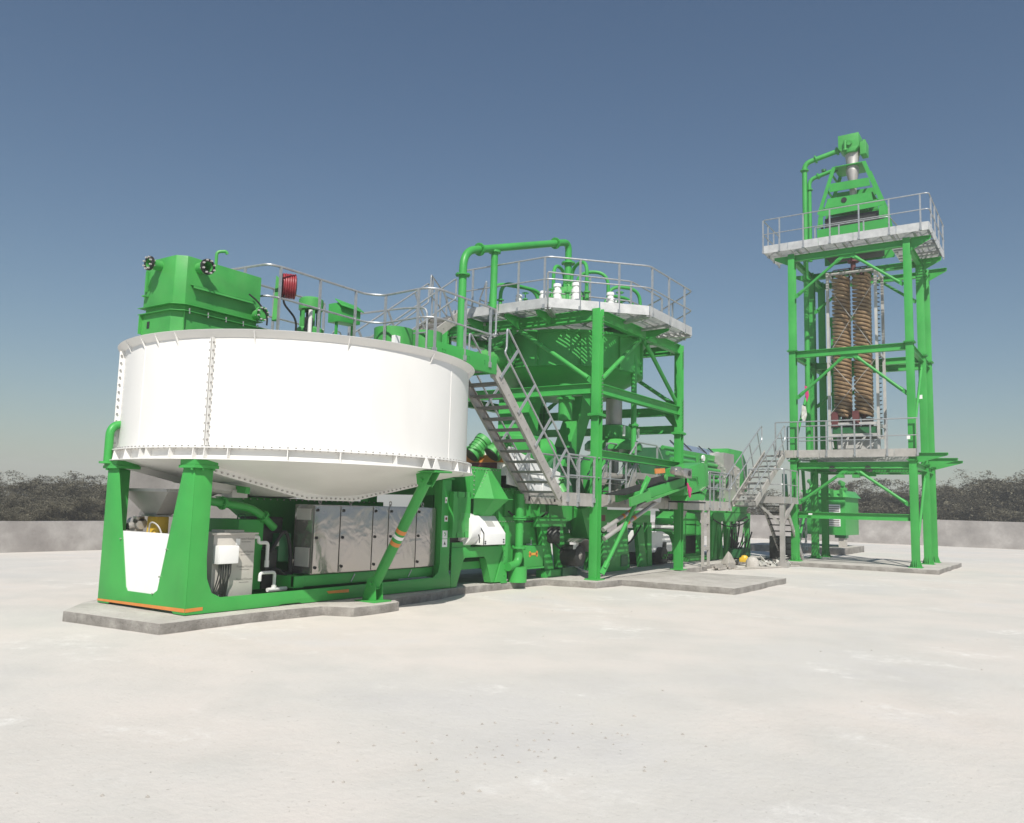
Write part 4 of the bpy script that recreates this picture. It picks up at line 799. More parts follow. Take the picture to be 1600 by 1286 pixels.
m = MB(); m.box(5.8, 7.5, .2, 1.5, .45, .6); m.box(5.8, 6.4, .03, .4, .905, 1.0); m.build('cross_member', 'green', pb)
m = MB(); m.prism([(7.20, -.03, .17), (7.62, -.03, .17), (7.66, -.03, 1.3), (7.50, -.03, 1.35), (7.54, -.03, .9)], (0, .02, 0)); m.box(7.4, 7.62, -.05, .25, .14, .17); m.bolts([(7.52, -.03, .3 + i * .13) for i in range(8)], (0, -1, 0), .014, .014); m.build('gusset_plate', 'green', pb)

mg = thing('mesh_guard', 'perforated green guard panel beside the tank column', 'guard', (5.97, -.08, 1.1))
m = MB(); x0, x1, z0, z1 = 5.75, 6.02, 1.1, 1.98; y = -.10
for a in ((x0, x1, z0, z0 + .1), (x0, x1, z1 - .1, z1), (x0, x0 + .02, z0, z1), (x1 - .02, x1, z0, z1), (x1, x1 + .16, z0, z0 + .12), (x1, x1 + .16, z1 - .1, z1), (x1 + .14, x1 + .16, z0, z1)): m.box(a[0], a[1], y - .002 - (0 if a[0] < x1 else .0), y + .002, a[2], a[3])
m.box(x0 - .12, x0, y - .002, y + .3, z0, z1)
def lat(xa, xb, za, zb, yy, p=.042, wd=.017):
    n = int((xb - xa + zb - za) / p)
    for k in range(n):
        for sgn in (1, -1):
            c = k * p
            if sgn > 0: pa, pq = Vector((xa + max(0, c - (zb - za)), 0, za + min(c, zb - za))), Vector((xa + min(c, xb - xa), 0, za + max(0, c - (xb - xa))))
            else: pa, pq = Vector((xb - max(0, c - (zb - za)), 0, za + min(c, zb - za))), Vector((xb - min(c, xb - xa), 0, za + max(0, c - (xb - xa))))
            if (pq - pa).length > .02: m.beam((pa.x, yy + .0006 * sgn, pa.z), (pq.x, yy + .0006 * sgn, pq.z), wd, .002, up=(0, 1, 0))
lat(x0 + .02, x1 - .02, z0 + .1, z1 - .1, y); lat(x1, x1 + .14, z0 + .12, z1 - .1, y)
m.build('perforated_panel', 'green', mg, recalc=False)
m = MB(); m.box(5.78, 6.14, .1, .5, 1.0, 1.95); m.build('drive_body', 'dark', mg)

wp = thing('belt_cover', 'white plastic belt cover with a sloping front beside the perforated guard', 'cover', (6.8, 0, .92))
m = MB(); m.prism([(6.44, -.25, .95), (6.44, -.25, 1.18), (6.44, .02, 1.52), (6.44, .5, 1.56), (6.44, .5, .95)], (.78, 0, 0)); m.build('shell', 'white2', wp, bevel=.02)
m = MB(); m.prism([(6.425, -.262, .94), (6.425, -.262, 1.185), (6.425, .015, 1.53), (6.425, -.0, 1.54), (6.425, -.275, 1.19), (6.425, -.275, .94)], (.012, 0, 0)); m.build('seal_strip', 'rubber', wp)
m = MB(); n_ = Vector((0, -.34, .27)).normalized(); m.prism([(6.72, -.15, 1.31), (6.98, -.15, 1.31), (6.98, -.06, 1.424), (6.72, -.06, 1.424)], n_ * .003); m.build('faded_plate', 'wgrey', wp)
m = MB(); m.cyl((6.15, .12, 1.25), (6.43, .12, 1.25), .32, n=32); m.cyl((6.08, .12, 1.22), (6.15, .12, 1.22), .2, n=28); m.build('round_housing', 'white2', wp, bevel=.015)
m = MB(); m.bolts([(6.5, -.25, 1.02), (6.5, -.25, .98), (7.14, -.25, 1.0), (7.14, -.25, 1.05)], (0, -1, 0), .016, .02); m.tube([(6.32, -.24, 1.0), (6.3, -.26, 1.1), (6.26, -.26, 1.16)], .012, 6); m.build('latch', 'dark', wp, kind='stuff')

ch = thing('feed_chute', 'green bolted chute with a bulging wedge front above the white belt cover', 'chute', (6.8, .3, 1.5))
m = MB(); m.box(6.28, 7.36, .0, .9, 1.86, 2.50); m.build('body', 'green', ch, bevel=.004)
m = MB(); m.prism([(5.75, .5, 1.0), (6.27, .5, 1.0), (6.27, .5, 2.3), (5.75, .5, 2.3)], (0, .5, 0)); m.build('rear_panel', 'green', ch)
m = MB(); a = [(6.80, -.004, 2.44), (7.03, -.004, 2.44), (7.32, -.004, 1.875), (6.42, -.004, 1.875)]; b_ = [(6.84, -.02, 2.42), (7.0, -.02, 2.42), (7.24, -.28, 1.875), (6.72, -.28, 1.875)]
m.add(a + b_, [(4, 5, 6, 7), (0, 1, 5, 4), (1, 2, 6, 5), (3, 0, 4, 7), (2, 3, 7, 6)]); m.build('wedge_front', 'green', ch)
m = MB(); m.box(6.38, 7.36, -.32, .0, 1.862, 1.875); m.build('flange', 'green', ch)
m = MB(); a = [(6.42, 0, 1.86), (7.32, 0, 1.86), (7.24, -.28, 1.86), (6.72, -.28, 1.86)]; b_ = [(6.62, .15, 1.52), (7.02, .15, 1.52), (7.0, -.02, 1.52), (6.7, -.02, 1.52)]
m.add(a + b_, [(0, 1, 5, 4), (1, 2, 6, 5), (2, 3, 7, 6), (3, 0, 4, 7), (4, 5, 6, 7)]); m.build('lower_funnel', 'green', ch)
q = MB(); q.bolts([(6.80 - .045 * i, -.005 - .0 * i, 2.40 - .072 * i) for i in range(7)] + [(6.34 + .1 * i, 0, 2.46) for i in range(10)] + [(6.4, 0, 1.95 + .09 * i) for i in range(6)], (0, -1, 0), .013, .02); q.build('bolts', 'steel', ch, kind='stuff')

sp_ = thing('sump_tank', 'large dark green stepped sump tank under the foot of the galvanised stair', 'tank', (8.7, 1.0, .3))
m = MB(); m.prism([(7.38, .3, 2.12), (9.55, .3, 2.12), (9.75, .3, 1.42), (9.6, .3, 1.26), (9.35, .3, .9), (8.6, .3, .34), (8.1, .3, .34), (7.75, .3, .9), (7.38, .3, 1.5)], (0, 1.8, 0)); m.build('body', 'green', sp_, bevel=.004)
m = MB(); m.box(7.7, 9.72, .262, .298, 1.30, 1.50); m.prism([(8.5, .26, 1.3), (8.56, .26, 1.3), (8.56, .26, .4), (8.5, .26, .4)], (0, .04, 0)); m.prism([(7.62, .285, 1.95), (7.9, .285, 1.68), (7.9, .285, 1.0), (7.62, .285, 1.2)], (0, .012, 0)); m.build('stiffener', 'green', sp_)
m = MB(); m.prism([(8.1, .25, 2.13), (8.3, .25, 2.13), (8.2, .25, 1.98)], (0, .03, 0)); m.build('lug', 'green', sp_)
up2 = thing('elbow_pipe', 'bright green pipe with a bottom elbow in front of the sump tank', 'pipe', (7.9, -.1, .3))
m = MB(); m.tube(fil([(7.95, -.1, 2.0), (7.95, -.1, .52), (7.55, -.1, .47)], .26, 10), .088, 18); m.build('bend', 'green', up2)
for zz in (1.50, 1.46): q = MB(); q.flange((7.95, -.1, zz - .0), (0, 0, 1), .15, .013, 18, 8, .011); q.build('flange', 'green', up2); 
q = MB(); q.flange((7.95, -.1, .86), (0, 0, 1), .16, .018, 18, 8, .012); q.build('flange', 'green', up2)
m = MB(); m.cyl((7.92, -.1, .14), (7.92, -.1, .46), .2, n=24); m.build('drain_box', 'green', up2); m = MB(); m.lathe((8.08, -.12, 1.2), [(.022, 0), (.034, .008), (.022, .016), (.012, .008), (.022, 0)], 10, axis=(0, 1, 0)); m.build('lifting_eye', 'green', up2)
sb = thing('tool_box', 'green box with an orange spanner emblem in front of the sump tank', 'box', (8.68, .05, .38))
m = MB(); m.box(8.28, 9.07, -.02, .5, .42, .88); m.build('body', 'green', sb, bevel=.006)
m = MB(); m.box(8.26, 9.1, -.04, .5, .38, .415); m.build('base_lip', 'green', sb)
m = MB(); cx, czz = 8.66, .70; 
m.box(cx - .13, cx + .13, -.026, -.022, czz - .028, czz + .028)
for s in (-1, 1):
    for t in (-1, 1): m.cyl((cx + .145 * s, -.026, czz + .028 * t), (cx + .145 * s, -.022, czz + .028 * t), .038, n=16)
m.build('spanner_emblem', 'orange', sb)
m = MB(); m.box(cx - .06, cx + .06, -.0285, -.0265, czz - .014, czz + .014); m.build('emblem_print', 'yellow', sb)
m = MB(); m.tube([(8.9, .2, .88), (8.9, .2, 1.0)], .012, 6); m.box(8.78, 8.87, .15, .25, .88, .91); m.build('white_fittings', 'white2', sb)

scn = thing('vibrating_screen', 'white vibrating screen with an orange band behind the galvanised stair', 'screen', (8.5, 1.0, 2.5))
m = MB(); m.box(7.63, 7.68, .06, 1.5, 2.38, 2.95); m.prism([(7.68, .06, 2.2), (9.9, .06, 1.95), (9.9, .06, 2.55), (7.68, .06, 3.0)], (0, .03, 0)); m.prism([(7.68, 1.47, 2.2), (9.9, 1.47, 1.95), (9.9, 1.47, 2.55), (7.68, 1.47, 3.0)], (0, .03, 0)); m.box(7.64, 7.9, .02, 1.55, 2.96, 3.0); m.build('side_plates', 'white2', scn)
m = MB(); m.box(7.60, 7.628, .04, 1.53, 2.66, 2.82); m.build('orange_band', 'orange', scn)
m = MB(); m.box(7.615, 7.629, .30, 1.5, 2.45, 2.655); m.build('lower_band', 'maroon', scn)
m = MB(); m.prism([(7.68, .1, 2.55), (9.9, .1, 2.1), (9.9, .1, 2.14), (7.68, .1, 2.6)], (0, 1.35, 0)); m.build('deck', 'dark', scn)
m = MB(); 
for x in (7.95, 8.5, 9.05, 9.6): m.beam((x, .035, 2.95 - (x - 7.68) * .2), (x + .05, .035, 2.2 - (x - 7.68) * .1), .05, .03, up=(0, 1, 0))
m.beam((7.68, .03, 2.55), (9.9, .03, 2.2), .05, .03, up=(0, 1, 0)); m.build('ribs', 'white2', scn)
for i, yy in enumerate((.80, .24)):
    o = thing('vibrator_motor', ('left of the two green vibrator motors on the white screen beside the tank edge', 'right of the two green vibrator motors on the white screen half behind the stair')[i], 'motor', (7.6, yy, 3.0), group='vibrator motors on the white screen')
    c = Vector((7.60, yy, 3.0)); ax2 = Vector((.62, -.30, .72)).normalized()
    m = MB(); m.cyl(c - ax2 * .20, c + ax2 * .22, .17, n=24); m.cyl(c - ax2 * .26, c - ax2 * .19, .205, n=24); m.cyl(c + ax2 * .12, c + ax2 * .24, .2, n=24); m.box(c.x - .05, c.x + .2, c.y - .16, c.y + .16, c.z - .22, c.z - .05)
    for k in range(3): m.cyl(c + ax2 * (-.1 + k * .08), c + ax2 * (-.07 + k * .08), .185, n=20)
    m.build('housing', 'green2', o, bevel=.01)
    m = MB(); m.cyl(c - ax2 * .272, c - ax2 * .258, .178, n=24); m.build('end_cap', 'dark', o)
def body(name, label, cat, base, parts):
    o = thing(name, label, cat, base)
    for nm, mt, fn, bv in parts: m = MB(); fn(m); m.build(nm, mt, o, bevel=bv)
    return o
body('attrition_cell', 'green round topped vessel seen through the stair railing', 'vessel', (9.6, 1.0, 2.1), [
    ('shell', 'green', lambda m: (m.lathe((9.35, .9, 0), [(0, 3.42), (.5, 3.38), (.52, 3.36), (.52, 2.9), (.34, 2.55), (.34, 2.1)], 28), m.cyl((9.9, 1.0, 2.95), (10.5, .8, 3.1), .3, .34, n=24)), 0),
    ('lifting_eye', 'green2', lambda m: m.lathe((9.2, .55, 3.42), [(.035, 0), (.05, .008), (.035, .016), (.022, .008), (.035, 0)], 12, axis=(0, 1, 0)), 0),
    ('support', 'green', lambda m: (m.box(8.9, 9.0, .4, .5, 2.1, 2.9), m.box(9.75, 9.85, .4, .5, 2.1, 2.9), m.prism([(8.6, .4, 2.1), (9.4, .4, 2.1), (9.2, .4, 2.7), (8.9, .4, 2.8)], (0, .03, 0))), 0)])
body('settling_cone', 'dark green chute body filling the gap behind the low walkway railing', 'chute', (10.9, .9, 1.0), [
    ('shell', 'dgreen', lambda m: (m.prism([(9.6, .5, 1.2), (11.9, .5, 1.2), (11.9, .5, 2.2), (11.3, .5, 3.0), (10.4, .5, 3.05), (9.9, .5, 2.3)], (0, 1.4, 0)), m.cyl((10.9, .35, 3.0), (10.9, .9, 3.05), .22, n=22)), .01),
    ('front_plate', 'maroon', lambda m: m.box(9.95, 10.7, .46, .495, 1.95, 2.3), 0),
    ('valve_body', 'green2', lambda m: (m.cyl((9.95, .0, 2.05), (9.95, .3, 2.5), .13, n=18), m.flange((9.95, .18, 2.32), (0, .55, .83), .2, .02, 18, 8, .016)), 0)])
pg = thing('slurry_pump', 'slurry pump with a curved grey guard over a dark wheel behind the first tower post', 'pump', (10.35, -.1, .2))
m = MB(); arc = [(10.32 + .36 * math.cos(R(a)), .66 + .36 * math.sin(R(a))) for a in range(8, 138, 10)]
m.prism([(x, -.42, z) for x, z in arc] + [(10.32 + (x - 10.32) * .965, -.42, .66 + (z - .66) * .965) for x, z in reversed(arc)], (0, .40, 0)); m.build('curved_guard', 'hopperg', pg)
m = MB(); m.cyl((10.3, -.30, .62), (10.3, .3, .62), .25, n=28); m.build('wheel', 'dark', pg, bevel=.03)
m = MB(); m.lathe((10.3, -.30, .62), [(.02, -.03), (.07, -.012), (.09, 0)], 24, axis=(0, 1, 0)); m.build('wheel_hub', 'ink', pg)
m = MB()
for k in range(5): m.beam((10.02 + k * .045, -.26, .78), (10.06 + k * .045, -.26, .95), .02, .02)
m.build('guard_slots', 'white2', pg)
MB().cyl((9.6, .2, 1.1), (9.75, -.05, 1.1), .2, n=24).build('suction_port', 'dark', pg)
MB().box(10.0, 10.7, .0, .6, .14, .34).build('bed_plate', 'dgreen', pg)
m = MB(); m.prism([(10.0, .3, 1.2), (11.6, .3, 1.65), (11.6, .3, 1.78), (9.8, .3, 1.78), (9.8, .3, 1.45)], (0, .8, 0)); m.box(10.05, 11.8, .6, .9, .95, 1.1); m.build('sloping_plate', 'green', pg)

def leg_frame(name, label, x0, x1, y0, y1, ztop, zb, legs, base=.14, face=True):
    o = thing(name, label, 'support frame', ((x0 + x1) / 2, y0, base))
    for y, s in ((y0, 1), (y1, -1)):
        m = MB(); m.box(x0, x1, min(y, y + .16 * s), max(y, y + .16 * s), zb, ztop); m.build('top_beam', 'green', o, bevel=.004)
        for (xa, xb, wa, wb) in legs:
            m = MB(); m.prism([(xa - wa / 2, y + .01 * s, zb), (xa + wa / 2, y + .01 * s, zb), (xb + wb / 2, y + .01 * s, base), (xb - wb / 2, y + .01 * s, base)], (0, .12 * s, 0)); m.build('leg', 'green', o, bevel=.004)
    return o
leg_frame('vee_stand', 'green stand with two splayed legs left of the first tower post', 9.0, 10.3, .12, 1.9, 1.5, 1.28, [(9.35, 9.65, .34, .42), (10.0, 10.25, .36, .4)])
m = MB(); m.box(9.3, 10.6, .05, .3, .14, .3); o = m.build('skid_beam', 'green', None, bevel=.004, origin=(9.95, .17, .14)); tag(o, 'short green skid beam under the splayed leg stand', 'beam')
leg_frame('module_stand', 'dark green stand with wide legs behind the conveyor between the tower posts', 11.8, 15.3, .2, 2.2, 1.72, 1.38, [(12.1, 12.1, .5, .5), (13.6, 13.8, .4, .4), (14.6, 14.9, .45, .4), (15.25, 15.3, .3, .3)])
body('gear_housing', 'dark green drive housing on the ground behind the round diagonal brace', 'housing', (12.6, .2, .14), [
    ('body', 'green', lambda m: m.box(11.9, 13.3, -.05, .5, .14, 1.12), .01), ('side_chute', 'green', lambda m: m.prism([(11.4, .1, 1.0), (12.4, .1, 1.125), (12.4, .1, 1.9), (11.0, .1, 1.72)], (0, .5, 0)), .01),
    ('side_door', 'dgreen', lambda m: m.box(12.9, 13.28, -.07, -.052, .25, .55), 0),
    ('maroon_plate', 'maroon', lambda m: m.box(11.5, 12.1, -.0, .08, 1.42, 1.58), 0)])
en = thing('diesel_engine', 'white hooded engine set with a green hood band beside the second tower post', 'engine', (16.6, .7, .14))
m = MB(); m.prism([(15.4, .3, .5), (17.15, .3, .5), (17.15, .3, .72), (16.9, .3, 1.0), (16.4, .3, 1.12), (15.4, .3, 1.14)], (0, 1.0, 0)); m.build('hood', 'white2', en, bevel=.05)
m = MB(); m.prism([(16.0, .36, 1.19), (17.2, .36, 1.17), (17.6, .36, 1.0), (17.75, .36, .4), (17.65, .36, .4), (17.5, .36, .95), (17.15, .36, 1.1), (16.0, .36, 1.12)], (0, .9, 0)); m.build('hood_band', 'green', en)
m = MB(); m.prism([(16.0, .42, 1.30), (17.6, .42, 1.28), (17.9, .42, 1.12), (17.75, .42, 1.06), (17.5, .42, 1.18), (16.0, .42, 1.22)], (0, .7, 0)); m.build('white_cowl', 'white2', en)
m = MB(); m.box(15.5, 17.0, .4, 1.2, .14, .5); m.cyl((16.1, .1, .42), (16.1, .5, .42), .24, n=24); m.prism([(16.4, .25, .8), (16.6, .25, .8), (16.5, .25, .2), (16.3, .25, .2)], (0, .3, 0)); m.build('engine_block', 'dark', en, bevel=.02)
m = MB()
for k in range(4): m.cyl((15.95 + .09 * k, .06, .36 + .07 * (k % 2)), (15.95 + .09 * k, .1, .36 + .07 * (k % 2)), .035, n=10)
m.build('fittings', 'green2', en)
gh = thing('drive_enclosure', 'green plate enclosure with a dark square opening right of the second tower post', 'enclosure', (19.6, .9, .14))
m = MB(); yy = .55
for a in ((18.55, 18.8, .3, 1.3), (19.75, 20.3, .14, 1.25), (18.8, 19.75, .95, 1.32), (18.8, 19.75, .14, .36)): m.box(a[0], a[1], yy, yy + .03, a[2], a[3])
m.prism([(18.2, yy, 1.3), (20.3, yy, 1.26), (19.6, yy, 1.66), (18.6, yy, 1.72), (18.0, yy, 1.5)], (0, .7, 0)); m.box(17.8, 18.55, yy, yy + .03, .14, .5); m.build('front_plates', 'green', gh, bevel=.003)
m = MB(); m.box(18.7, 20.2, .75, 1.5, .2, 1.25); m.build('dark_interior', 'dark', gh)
m = MB(); m.box(18.4, 20.5, .3, .5, .14, .28); m.build('base_skid', 'green2', gh)
leg_frame('far_stand', 'green stand with lattice legs under the far end of the walkway', 20.1, 24.0, .1, 2.2, 1.72, 1.42, [(20.25, 20.25, .4, .44), (20.75, 20.95, .3, .34), (21.6, 21.7, .4, .44), (22.3, 22.5, .3, .4), (23.85, 23.85, .3, .32)])
body('far_hopper', 'green hopper side plates above the far stand at the end of the walkway', 'hopper', (21.8, .5, 1.72), [
    ('shell', 'green', lambda m: (m.prism([(19.8, .3, 1.72), (24.0, .3, 1.72), (24.6, .3, 2.1), (22.5, .3, 2.1), (20.6, .3, 2.15), (19.4, .3, 1.95)], (0, 1.6, 0)), m.box(22.0, 23.9, .2, .28, 1.74, 1.98)), .01),
    ('grey_lip', 'hopperg', lambda m: m.prism([(23.0, .0, 2.15), (24.6, .0, 2.3), (24.6, .0, 2.05), (23.0, .0, 1.98)], (0, .3, 0)), 0),
    ('lattice', 'green2', lambda m: [m.beam((20.1 + k * .55, .08, .2), (20.5 + k * .55, .08, 1.4), .05, .03, up=(0, 1, 0)) for k in range(7)], 0)])

# cables and hoses slung under the walkway and through the stands
for i, (x0, x1, y, z, sag, mt, lb) in enumerate(((9.3, 11.7, .02, 1.15, .5, 'rubber', 'black hose hanging in a loop in front of the splayed leg stand'), (11.9, 14.4, .08, 1.3, .55, 'rubber', 'black hose sagging between the legs of the dark green stand'), (10.2, 12.4, -.05, .5, .3, 'galvt', 'grey cable drooping over the skid beam behind the first tower post'), (19.9, 23.6, .02, 1.5, .25, 'rubber', 'black cable strung along the far green stand'), (8.0, 9.6, .22, 1.62, .22, 'rubber', 'black cable clipped across the front of the sump tank'))):
    m = MB(); n = 14; m.tube([(x0 + (x1 - x0) * k / n, y, z - sag * 4 * (k / n) * (1 - k / n)) for k in range(n + 1)], .022, 6); tag(m.build('hose', mt, None, origin=((x0 + x1) / 2, y, z)), lb, 'hose')
q = MB()
for x in (7.9, 8.3, 8.9, 9.3): q.box(x - .012, x + .012, .24, .30, 1.52, 2.08)
q.build('ribs', 'green', sp_, kind='stuff')
q = MB(); q.bolts([(7.75 + i * .1, .262, 1.40) for i in range(20)], (0, -1, 0), .014, .016); q.bolts([(7.45 + i * .1, .3, 2.08) for i in range(20)], (0, -1, 0), .013, .016); q.build('bolts', 'steel', sp_, kind='stuff')
# ---- low walkway
lw = thing('low_walkway', 'long galvanised walkway with toe boards and tube railings along the front of the machine', 'walkway', (13.6, -.5, 1.97))
zf = 1.98
grating(lw, [(8.2, -.94), (18.9, -.94), (18.9, -.08), (8.2, -.08)], zf, 'x', pitch=.08)
for k in range(8):
    x0 = 8.28 + k * 1.33; x1 = x0 + 1.31
    MB().box(x0, x1, -.965, -.952, 1.775, 2.06).build('toe_board', 'toe2', lw)
MB().box(8.2, 18.9, -.95, -.90, 1.775, 1.785).build('edge_lip', 'toe2', lw)
MB().box(8.2, 18.9, -.08, -.068, 1.8, 2.05).build('rear_beam', 'toe2', lw)
for x in (8.9, 9.6, 13.9, 16.5, 17.2): MB().box(x - .03, x + .03, -.985, -.967, 1.76, 2.02).build('rail_clamp', 'galvt', lw)
railing(lw, [(8.5, -.99, zf), (11.3, -.99, zf)], h=.9, posts=[(8.45, -.99, zf), (8.92, -.99, zf), (9.62, -.99, zf), (10.4, -.99, zf), (11.25, -.99, zf)], toe=False)
railing(lw, [(8.35, -.05, zf), (11.6, -.05, zf)], h=.95, sp=1.1, toe=False)
railing(lw, [(16.9, -.99, zf), (18.6, -.99, zf)], h=.95, sp=.85, toe=False, ends=(True, True))
railing(lw, [(17.2, -.05, zf), (20.6, -.05, zf)], h=1.0, sp=.8, toe=False, ends=(True, False))
MB().box(18.9, 20.9, -.94, -.05, 1.94, 1.98).build('end_deck', 'galvd', lw)
for xa in (16.44, 16.9): MB().box(xa - .035, xa + .035, -.97, -.90, .14, 1.775).build('support_leg', 'toe2', lw)
MB().box(16.46, 16.88, -.96, -.92, .62, .72).build('leg_tie', 'toe2', lw)
MB().box(16.46, 16.88, -.96, -.92, 1.38, 1.55).build('leg_tie', 'toe2', lw)
m = MB(); m.prism([(15.3, -.5, 1.4), (15.9, -.5, 1.75), (16.35, -.5, 1.75), (15.8, -.5, 1.3)], (0, .02, 0)); m.build('grey_brace_plate', 'hopperg', lw)
# stile over the conveyor
sl = thing('stile_steps', 'small galvanised step-over bridge with humped handrail on the low walkway', 'steps', (12.8, -.5, 1.98))
m = MB(); m.box(11.9, 13.3, -.9, -.15, 2.52, 2.56); m.build('top_step', 'galvd', sl)
for y in (-.93, -.12):
    m = MB(); m.prism([(11.1, y, 1.98), (11.4, y, 1.98), (12.0, y, 2.5), (13.2, y, 2.5), (13.8, y, 1.98), (14.1, y, 1.98), (13.4, y, 2.66), (11.8, y, 2.66)], (0, .012, 0)); m.build('stringer', 'toe2', sl)
    r = MB(); r.tube(fil([(10.9, y, 2.55), (12.0, y, 3.42), (13.2, y, 3.42), (14.2, y, 2.45)], .1, 5), .021, 8); r.tube(fil([(11.1, y, 2.3), (12.0, y, 3.0), (13.2, y, 3.0), (14.0, y, 2.3)], .1, 5), .018, 8); r = r.build('handrail', 'galvt', sl)
    for x in (11.9, 13.2): MB().beam((x, y, 2.55), (x, y, 3.42), .05, .022).build('post', 'galvt', r)
    MB().beam((11.35, y, 2.05), (11.9, y, 2.9), .05, .02, up=(0, 1, 0)).build('post', 'galvt', r); MB().beam((13.8, y, 2.05), (13.2, y, 2.9), .05, .02, up=(0, 1, 0)).build('post', 'galvt', r)
for i in range(2):
    MB().box(11.25 + i * .3, 11.5 + i * .3, -.9, -.15, 2.15 + i * .2, 2.18 + i * .2).build('tread', 'galvd', sl)

# ---- pump column in the tower
pc = thing('cyclone_pump', 'dark green flared pump head under the tub inside the tower', 'pump', (13.1, .3, 2.0))
m = MB(); m.lathe((13.1, .3, 0), [(.27, 4.0), (.47, 3.95), (.5, 3.62), (.7, 3.55), (.78, 3.45), (.78, 3.3), (.0, 3.3)], 12); m.build('head', 'green', pc)
for s in (-1, 1): MB().box(13.1 + s * .43 - .04, 13.1 + s * .43 + .04, -.24, -.2, 3.65, 3.92).build('slot', 'white2', pc)
m = MB(); m.cyl((13.2, .3, 2.2), (13.2, .3, 3.3), .1, n=16); m.lathe((13.2, .3, 3.05), [(.02, 0), (.2, .0), (.2, .03), (.02, .03)], 16); m.build('shaft', 'hopperg', pc)
m = MB(); m.lathe((12.6, .6, 0), [(0, 3.2), (.3, 3.12), (.42, 2.9), (.42, 2.1)], 24); m.build('dome', 'green', pc); m = MB(); m.prism([(14.0, .3, 3.6), (14.4, .3, 3.65), (15.2, .3, 2.2), (14.75, .3, 2.2)], (0, .3, 0)); m.build('arm_plate', 'green', pc, bevel=.01); MB().box(13.9, 15.6, .35, 1.0, 2.0, 2.45).build('body', 'green', pc, bevel=.01)
m = MB(); m.box(12.2, 13.8, .4, 1.2, 2.0, 2.6); m.build('base_box', 'hopperg', pc)
m = MB(); m.bolts([(14.45 + .06 * i, .3, 3.1 - .02 * i) for i in range(4)], (0, -1, 0), .03, .02); m.build('white_fittings', 'white2', pc)

# ---- inclined conveyor with head chute
cv = thing('belt_conveyor', 'short inclined belt conveyor with a green head chute beside the second tower post', 'conveyor', (12, -1.4, 1.9))
YN, YF = -1.64, -1.10
P0 = Vector((9.95, 0, 1.93)); P1 = Vector((13.5, 0, 2.50)); d = (P1 - P0).normalized(); n_ = Vector((-d.z, 0, d.x))
for y in (YN + .035, YF - .035): m = MB(); m.extr(P0.lerp(P1, .14) + Vector((0, y, 0)), P1 + Vector((0, y, 0)), [(-.035, -.12), (.035, -.12), (.035, .12), (-.035, .12)]); m.build('side_girder', 'green', cv, bevel=.004)
m = MB(); m.extr(P0 + Vector((0, -1.37, 0)) + n_ * .13, P1 + Vector((0, -1.37, 0)) + n_ * .13, [(-.24, -.015), (.24, -.015), (.24, .015), (-.24, .015)]); m.build('belt', 'rubber', cv)
m = MB(); m.prism([(10.78, YN - .02, 2.25), (12.1, YN - .02, 2.47), (12.05, YN - .02, 2.60), (10.84, YN - .02, 2.43)], (0, .02, 0)); m.build('skirt_rubber', 'rubber', cv)
for f in (.35, .55, .75): MB().cyl(P0.lerp(P1, f) + Vector((0, YN + .08, -.17)), P0.lerp(P1, f) + Vector((0, YF - .08, -.17)), .05, n=12).build('return_roller', 'dark', cv)
m = MB(); m.beam(P0.lerp(P1, .28) + Vector((0, YN - .02, -.16)), P0.lerp(P1, .98) + Vector((0, YN - .02, -.13)), .04, .05); m.beam(P0.lerp(P1, .04) + Vector((0, YN - .02, -.06)), P0.lerp(P1, .34) + Vector((0, YN - .02, -.03)), .05, .2); m.build('lower_rail', 'green2', cv)
m = MB()
t_ = [(13.35, YN, 2.82), (14.63, YN, 3.06), (14.82, YN, 2.88), (14.85, YN, 2.20), (14.44, YN, 2.28), (13.32, YN, 2.13)]
m.prism(t_, (0, YF - YN, 0)); m.build('head_chute', 'green', cv, bevel=.008)
m = MB(); a = [(14.63, YN, 3.06), (14.83, YN, 2.88), (14.86, YN, 2.45), (14.66, YN, 2.32)]; b_ = [(15.3, YN + .14, 3.05), (15.45, YN + .16, 2.89), (15.47, YN + .16, 2.48), (15.2, YN + .14, 2.36)]
c_ = [(x, YF, z) for x, y, z in a]; d_ = [(x, YF, z) for x, y, z in b_]
m.add(a + b_ + c_ + d_, [(0, 1, 5, 4), (1, 2, 6, 5), (2, 3, 7, 6), (4, 5, 13, 12), (5, 6, 14, 13), (6, 7, 15, 14), (0, 4, 12, 8), (3, 11, 15, 7), (0, 8, 9, 1), (1, 9, 10, 2), (2, 10, 11, 3), (8, 12, 13, 9), (9, 13, 14, 10), (10, 14, 15, 11)]); m.build('chute_nose', 'green', cv)
m = MB(); m.prism([(13.6, YN + .03, 2.16), (14.9, YN + .03, 2.24), (15.0, YN + .03, 2.34), (14.8, YN + .03, 2.05), (13.55, YN + .03, 2.0)], (0, .45, 0)); m.build('chute_bottom', 'green', cv)
m = MB(); m.box(13.55, 14.85, YN + .01, YF, 1.955, 1.995); m.build('chute_seal', 'rubber', cv)
m = MB(); m.tube(fil([(13.42, YN - .03, 2.76), (13.6, YN - .05, 2.64), (14.1, YN - .05, 2.66), (14.2, YN - .05, 2.46)], .08, 5), .022, 8); m.build('chute_handle', 'green', cv)
m = MB(); m.prism([(13.4, YN - .03, 2.36), (13.8, YN - .03, 2.44), (13.95, YN - .03, 2.40), (13.8, YN - .03, 2.30), (13.42, YN - .03, 2.24)], (0, .03, 0)); m.build('hatch', 'green', cv)
q = MB(); q.bolts([(14.5 + .09 * i, YN - .002, 2.30 + .03 * i) for i in range(4)], (0, -1, 0), .022, .03); q.build('bolts', 'steel', cv, kind='stuff')
YG = YN - .30
